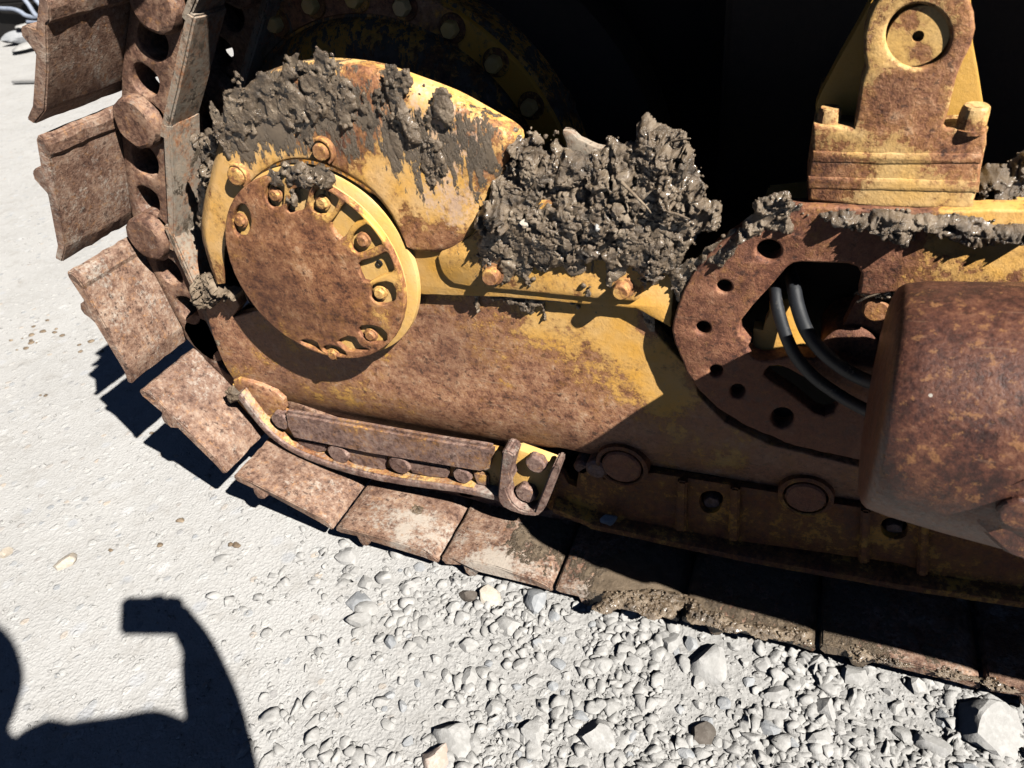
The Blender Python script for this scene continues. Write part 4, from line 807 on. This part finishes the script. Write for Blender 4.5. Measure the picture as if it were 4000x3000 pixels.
# roots / straw in the mud
def twig(pts,r,label):
    o=tube('twig',pts,lambda t:r*(1-.6*t),M['muddry']);tag(o,label,'twig')
twig([tuple(at('C',x,y,Y=Y)) for x,y,Y in [(1150,650,.83),(1220,720,.825),(1300,800,.825),(1330,840,.83)]],.0022,'thin dark root lying across the middle of the mud heap')
twig([tuple(at('C',x,y,Y=Y)) for x,y,Y in [(1480,770,.845),(1440,830,.838),(1500,850,.835),(1570,880,.84)]],.0026,'pale bent root sticking out of the right side of the mud heap')
twig([tuple(at('E',x,y,Y=Y)) for x,y,Y in [(1185,440,.852),(1250,410,.848),(1330,385,.85)]],.0016,'straw lying over the rusty bolt inside the arch')
twig([tuple(at('C',x,y,Y=Y)) for x,y,Y in [(1470,400,.87),(1530,385,.862),(1575,380,.858)]],.0016,'short root tip poking from the crest of the mud heap')
# ================================================================== far object at the top left
bx=bpy.data.objects.new('parked_machine',None);COL.objects.link(bx);bx.location=(-8.5,5,0)
tag(bx,'dark parked machine standing in shade far behind the track, with pale cables hanging on it','machine')
MY=float(at('M',300,700,Z=0)[1])+.05
box('machine_body',-16,-3.5,MY+.1,MY+2.5,.30,2.6,M['dark'],bx,bev=.05)
box('machine_skirt',-16,-3.7,MY,MY+2.4,.0,.34,M['dark'],bx,bev=.02)
M['cable']=simple('pale_blue_cable',[(0,(.20,.23,.30)),(1,(.38,.42,.50))],30,.5)
def cab(pts,r): tube('cable',[tuple(at('M',x,y,Y=MY-.05)) for x,y in pts],r,M['cable'],bx,n=10)
cab([(-60,110),(0,145),(220,160),(350,205),(450,270),(600,300),(720,290),(900,330)],.022)
cab([(350,-120),(430,0),(500,90),(590,230),(640,280)],.022);cab([(520,-120),(620,0),(720,120),(780,260)],.022);cab([(690,-120),(830,0),(900,100),(980,200),(1020,300)],.024)
cab([(480,380),(600,385),(680,390)],.02)
for q,(x,y,w,m,l) in enumerate(((370,640,.55,'bluestone','blue grey boulder at the foot of the parked machine'),(690,650,.40,'stone','dusty boulder beside the blue grey one by the parked machine'),(400,460,.25,'stone','sunlit rock sticking up in front of the dark machine'))):
    P=at('M',x,y,Y=MY-.25);o=rock_obj('boulder',(P[0],P[1],max(P[2],.03)),w*.6,M[m],900+q,flat=.55);tag(o,l,'rock')
P=at('M',500,840,Z=.02);o=rock_obj('stone',(P[0],P[1],.02),.42,M['stone'],950,flat=.3);tag(o,'long pale flat rock on the far ground at left','rock')
P=at('M',600,1420,Z=.01)
w=prism('board',[(P[0]-.22,.01),(P[0]+.24,.01),(P[0]+.24,.03),(P[0]-.22,.03)],P[1]-.03,P[1]+.02,M['stone'],None,bev=.003);tag(w,'narrow white board lying on the ground behind the top shoe','board')
# ================================================================== PHOTOGRAPHER (outside the picture; throws the shadow at lower left)
def skin_body(name,verts,edges,mat,sub=2):
    me=bpy.data.meshes.new(name);me.from_pydata([v[0] for v in verts],edges,[]);o=bpy.data.objects.new(name,me);COL.objects.link(o)
    m=o.modifiers.new('s','SKIN');sv=me.skin_vertices[0].data
    for i,v in enumerate(verts): sv[i].radius=v[1] if isinstance(v[1],tuple) else (v[1],v[1]);sv[i].use_root=(i==0)
    o.modifiers.new('u','SUBSURF').levels=sub
    dg=bpy.context.evaluated_depsgraph_get();dg.update();me2=bpy.data.meshes.new_from_object(o.evaluated_get(dg));bpy.data.objects.remove(o)
    me2.materials.clear();smooth(me2,60);return me2
ctr=CAM
def shp(px,py,y):  # point at depth y whose shadow falls at a ground pixel
    G=at('N',px,py,Z=0);t=(G[1]-y)/SUN[1];return tuple(G-SUN*t)
hand=shp(735,2400,-.02);wrist=shp(765,2500,-.05);elbow=shp(905,3060,-.12);rsh=shp(680,3000,-.24)
head=shp(-135,2600,-.30);chest=shp(480,2905,-.28);neck=shp(-60,3000,-.29);belly=shp(520,3260,-.28)
V=[((chest[0]+.05,chest[1]-.10,.72),(.17,.13)),(belly,(.15,.13)),(chest,(.10,.10)),((neck[0]+.01,neck[1],neck[2]-.02),(.055,.05)),((neck[0]-.01,neck[1],neck[2]+.05),(.050,.05)),
((head[0],head[1]+.02,head[2]-.07),(.070,.080)),((head[0],head[1],head[2]+.02),(.082,.098)),((head[0],head[1]-.01,head[2]+.10),(.060,.075)),
(rsh,(.080,.080)),(tuple((np.array(rsh)+np.array(elbow))/2),(.058,.058)),(elbow,(.044,.044)),(tuple((np.array(elbow)+np.array(wrist))/2),(.047,.047)),(wrist,(.029,.026)),(hand,(.036,.026)),
((chest[0]-.26,chest[1]+.0,chest[2]-.20),(.06,.055)),((chest[0]-.33,chest[1]+.04,chest[2]-.34),(.052,.05)),((chest[0]-.30,chest[1]+.12,chest[2]-.45),(.036,.036)),((chest[0]-.24,chest[1]+.14,chest[2]-.52),(.038,.026)),
((chest[0]+.15,chest[1]-.10,.66),(.095,.10)),((chest[0]+.17,chest[1]+.0,.40),(.065,.07)),((chest[0]+.20,chest[1]-.12,.09),(.045,.05)),((chest[0]+.20,chest[1]+.0,.045),(.045,.035)),
((chest[0]-.06,chest[1]-.12,.66),(.095,.10)),((chest[0]-.10,chest[1]-.10,.40),(.065,.07)),((chest[0]-.14,chest[1]-.22,.09),(.045,.05)),((chest[0]-.14,chest[1]-.10,.045),(.045,.035))]
Ed=[(0,1),(1,2),(2,3),(3,4),(4,5),(5,6),(6,7),(2,8),(8,9),(9,10),(10,11),(11,12),(12,13),(2,14),(14,15),(15,16),(16,17),(0,18),(18,19),(19,20),(20,21),(0,22),(22,23),(23,24),(24,25)]
fing=0
for hx,base in ((13,np.array(hand)),(17,np.array(V[17][0]))):
    up=np.array(shp(600,2420,-.02))-np.array(hand) if hx==13 else np.array([.3,.3,-.8]);up/=np.linalg.norm(up);sd=np.cross(up,[.2,.4,1]);sd/=np.linalg.norm(sd);cu=np.cross(sd,up)
    for f,(off,ln) in enumerate(((-.030,.072),(-.010,.082),(.010,.076),(.030,.060),(-.045,.050))):
        n=len(V);r=.0095;b0=base+sd*off*.45+up*(.02 if f<4 else -.01)
        V+= [(tuple(b0+up*ln*.4),(r,r)),(tuple(b0+up*ln*.75+cu*ln*.25),(r*.9,r*.9)),(tuple(b0+up*ln*.9+cu*ln*.6),(r*.75,r*.75))];Ed+=[(hx,n),(n,n+1),(n+1,n+2)]
M['cloth']=simple('dark_work_jacket',[(0,(.03,.035,.05)),(1,(.06,.065,.08))],40,.9)
pm=skin_body('person',V,Ed,None,2)
bm=bmesh.new();bm.from_mesh(pm);vs=[v for v in bm.verts if (v.co-Vector(chest)).length<.26]
for _ in range(14): bmesh.ops.smooth_vert(bm,verts=vs,factor=.5,use_axis_x=True,use_axis_y=True,use_axis_z=True)
bm.to_mesh(pm);bm.free()
pe=mkobj('person',pm,M['cloth']);tag(pe,'person in a dark jacket holding out a camera, seen by shadow','person')
# camera body the person holds, just behind the viewpoint
right=np.array([BX[0],BY[0],BZ[0]]);upv=-np.array([BX[1],BY[1],BZ[1]]);fwd=np.array([BX[2],BY[2],BZ[2]])
Rm=Matrix(((right[0],upv[0],-fwd[0]),(right[1],upv[1],-fwd[1]),(right[2],upv[2],-fwd[2])))
bm=bmesh.new();bmesh.ops.create_cube(bm,size=1);bmesh.ops.scale(bm,vec=(.112,.066,.026),verts=bm.verts);bmesh.ops.bevel(bm,geom=list(bm.edges),offset=.006,segments=3,affect='EDGES')
cmo=mkobj('handheld_camera',bmmesh('handheld_camera',bm),M['hose']);cmo.matrix_world=Matrix.Translation(Vector(CAM-fwd*.022+right*.008))@Rm.to_4x4()
tag(cmo,'compact camera held out above the track, throwing a square shadow','camera')
# ================================================================== LIGHT, SKY, CAMERA
el=math.asin(-SUN[2]);az=math.atan2(-SUN[0],-SUN[1])
sl=bpy.data.lights.new('sun','SUN');sl.energy=5.0;sl.angle=math.radians(.5);sl.color=(1,.965,.905)
so=bpy.data.objects.new('sun',sl);COL.objects.link(so);so.rotation_euler=Vector(SUN).to_track_quat('-Z','Y').to_euler();so.location=(3,-3,5)
W=bpy.data.worlds.new('World');S.world=W;W.use_nodes=True;nt=W.node_tree;bg=nt.nodes['Background'];sk=nt.nodes.new('ShaderNodeTexSky')
sk.sky_type='NISHITA';sk.sun_disc=False;sk.sun_elevation=el;sk.sun_rotation=az;sk.altitude=3500;sk.air_density=.2;sk.dust_density=0;nt.links.new(sk.outputs[0],bg.inputs[0]);bg.inputs[1].default_value=.05
cd=bpy.data.cameras.new('camera');co=bpy.data.objects.new('camera',cd);COL.objects.link(co)
co.matrix_world=Matrix.Translation(Vector(CAM))@Rm.to_4x4()
cd.sensor_width=36;cd.lens=F/4000*36;cd.clip_start=.02;cd.clip_end=500
cd.dof.use_dof=True;cd.dof.focus_distance=1.12;cd.dof.aperture_fstop=8
S.camera=co
S.view_settings.view_transform='Standard';S.view_settings.look='None';S.view_settings.gamma=1;S.view_settings.exposure=.80
S.render.engine='CYCLES';S.cycles.max_bounces=4;S.cycles.diffuse_bounces=0
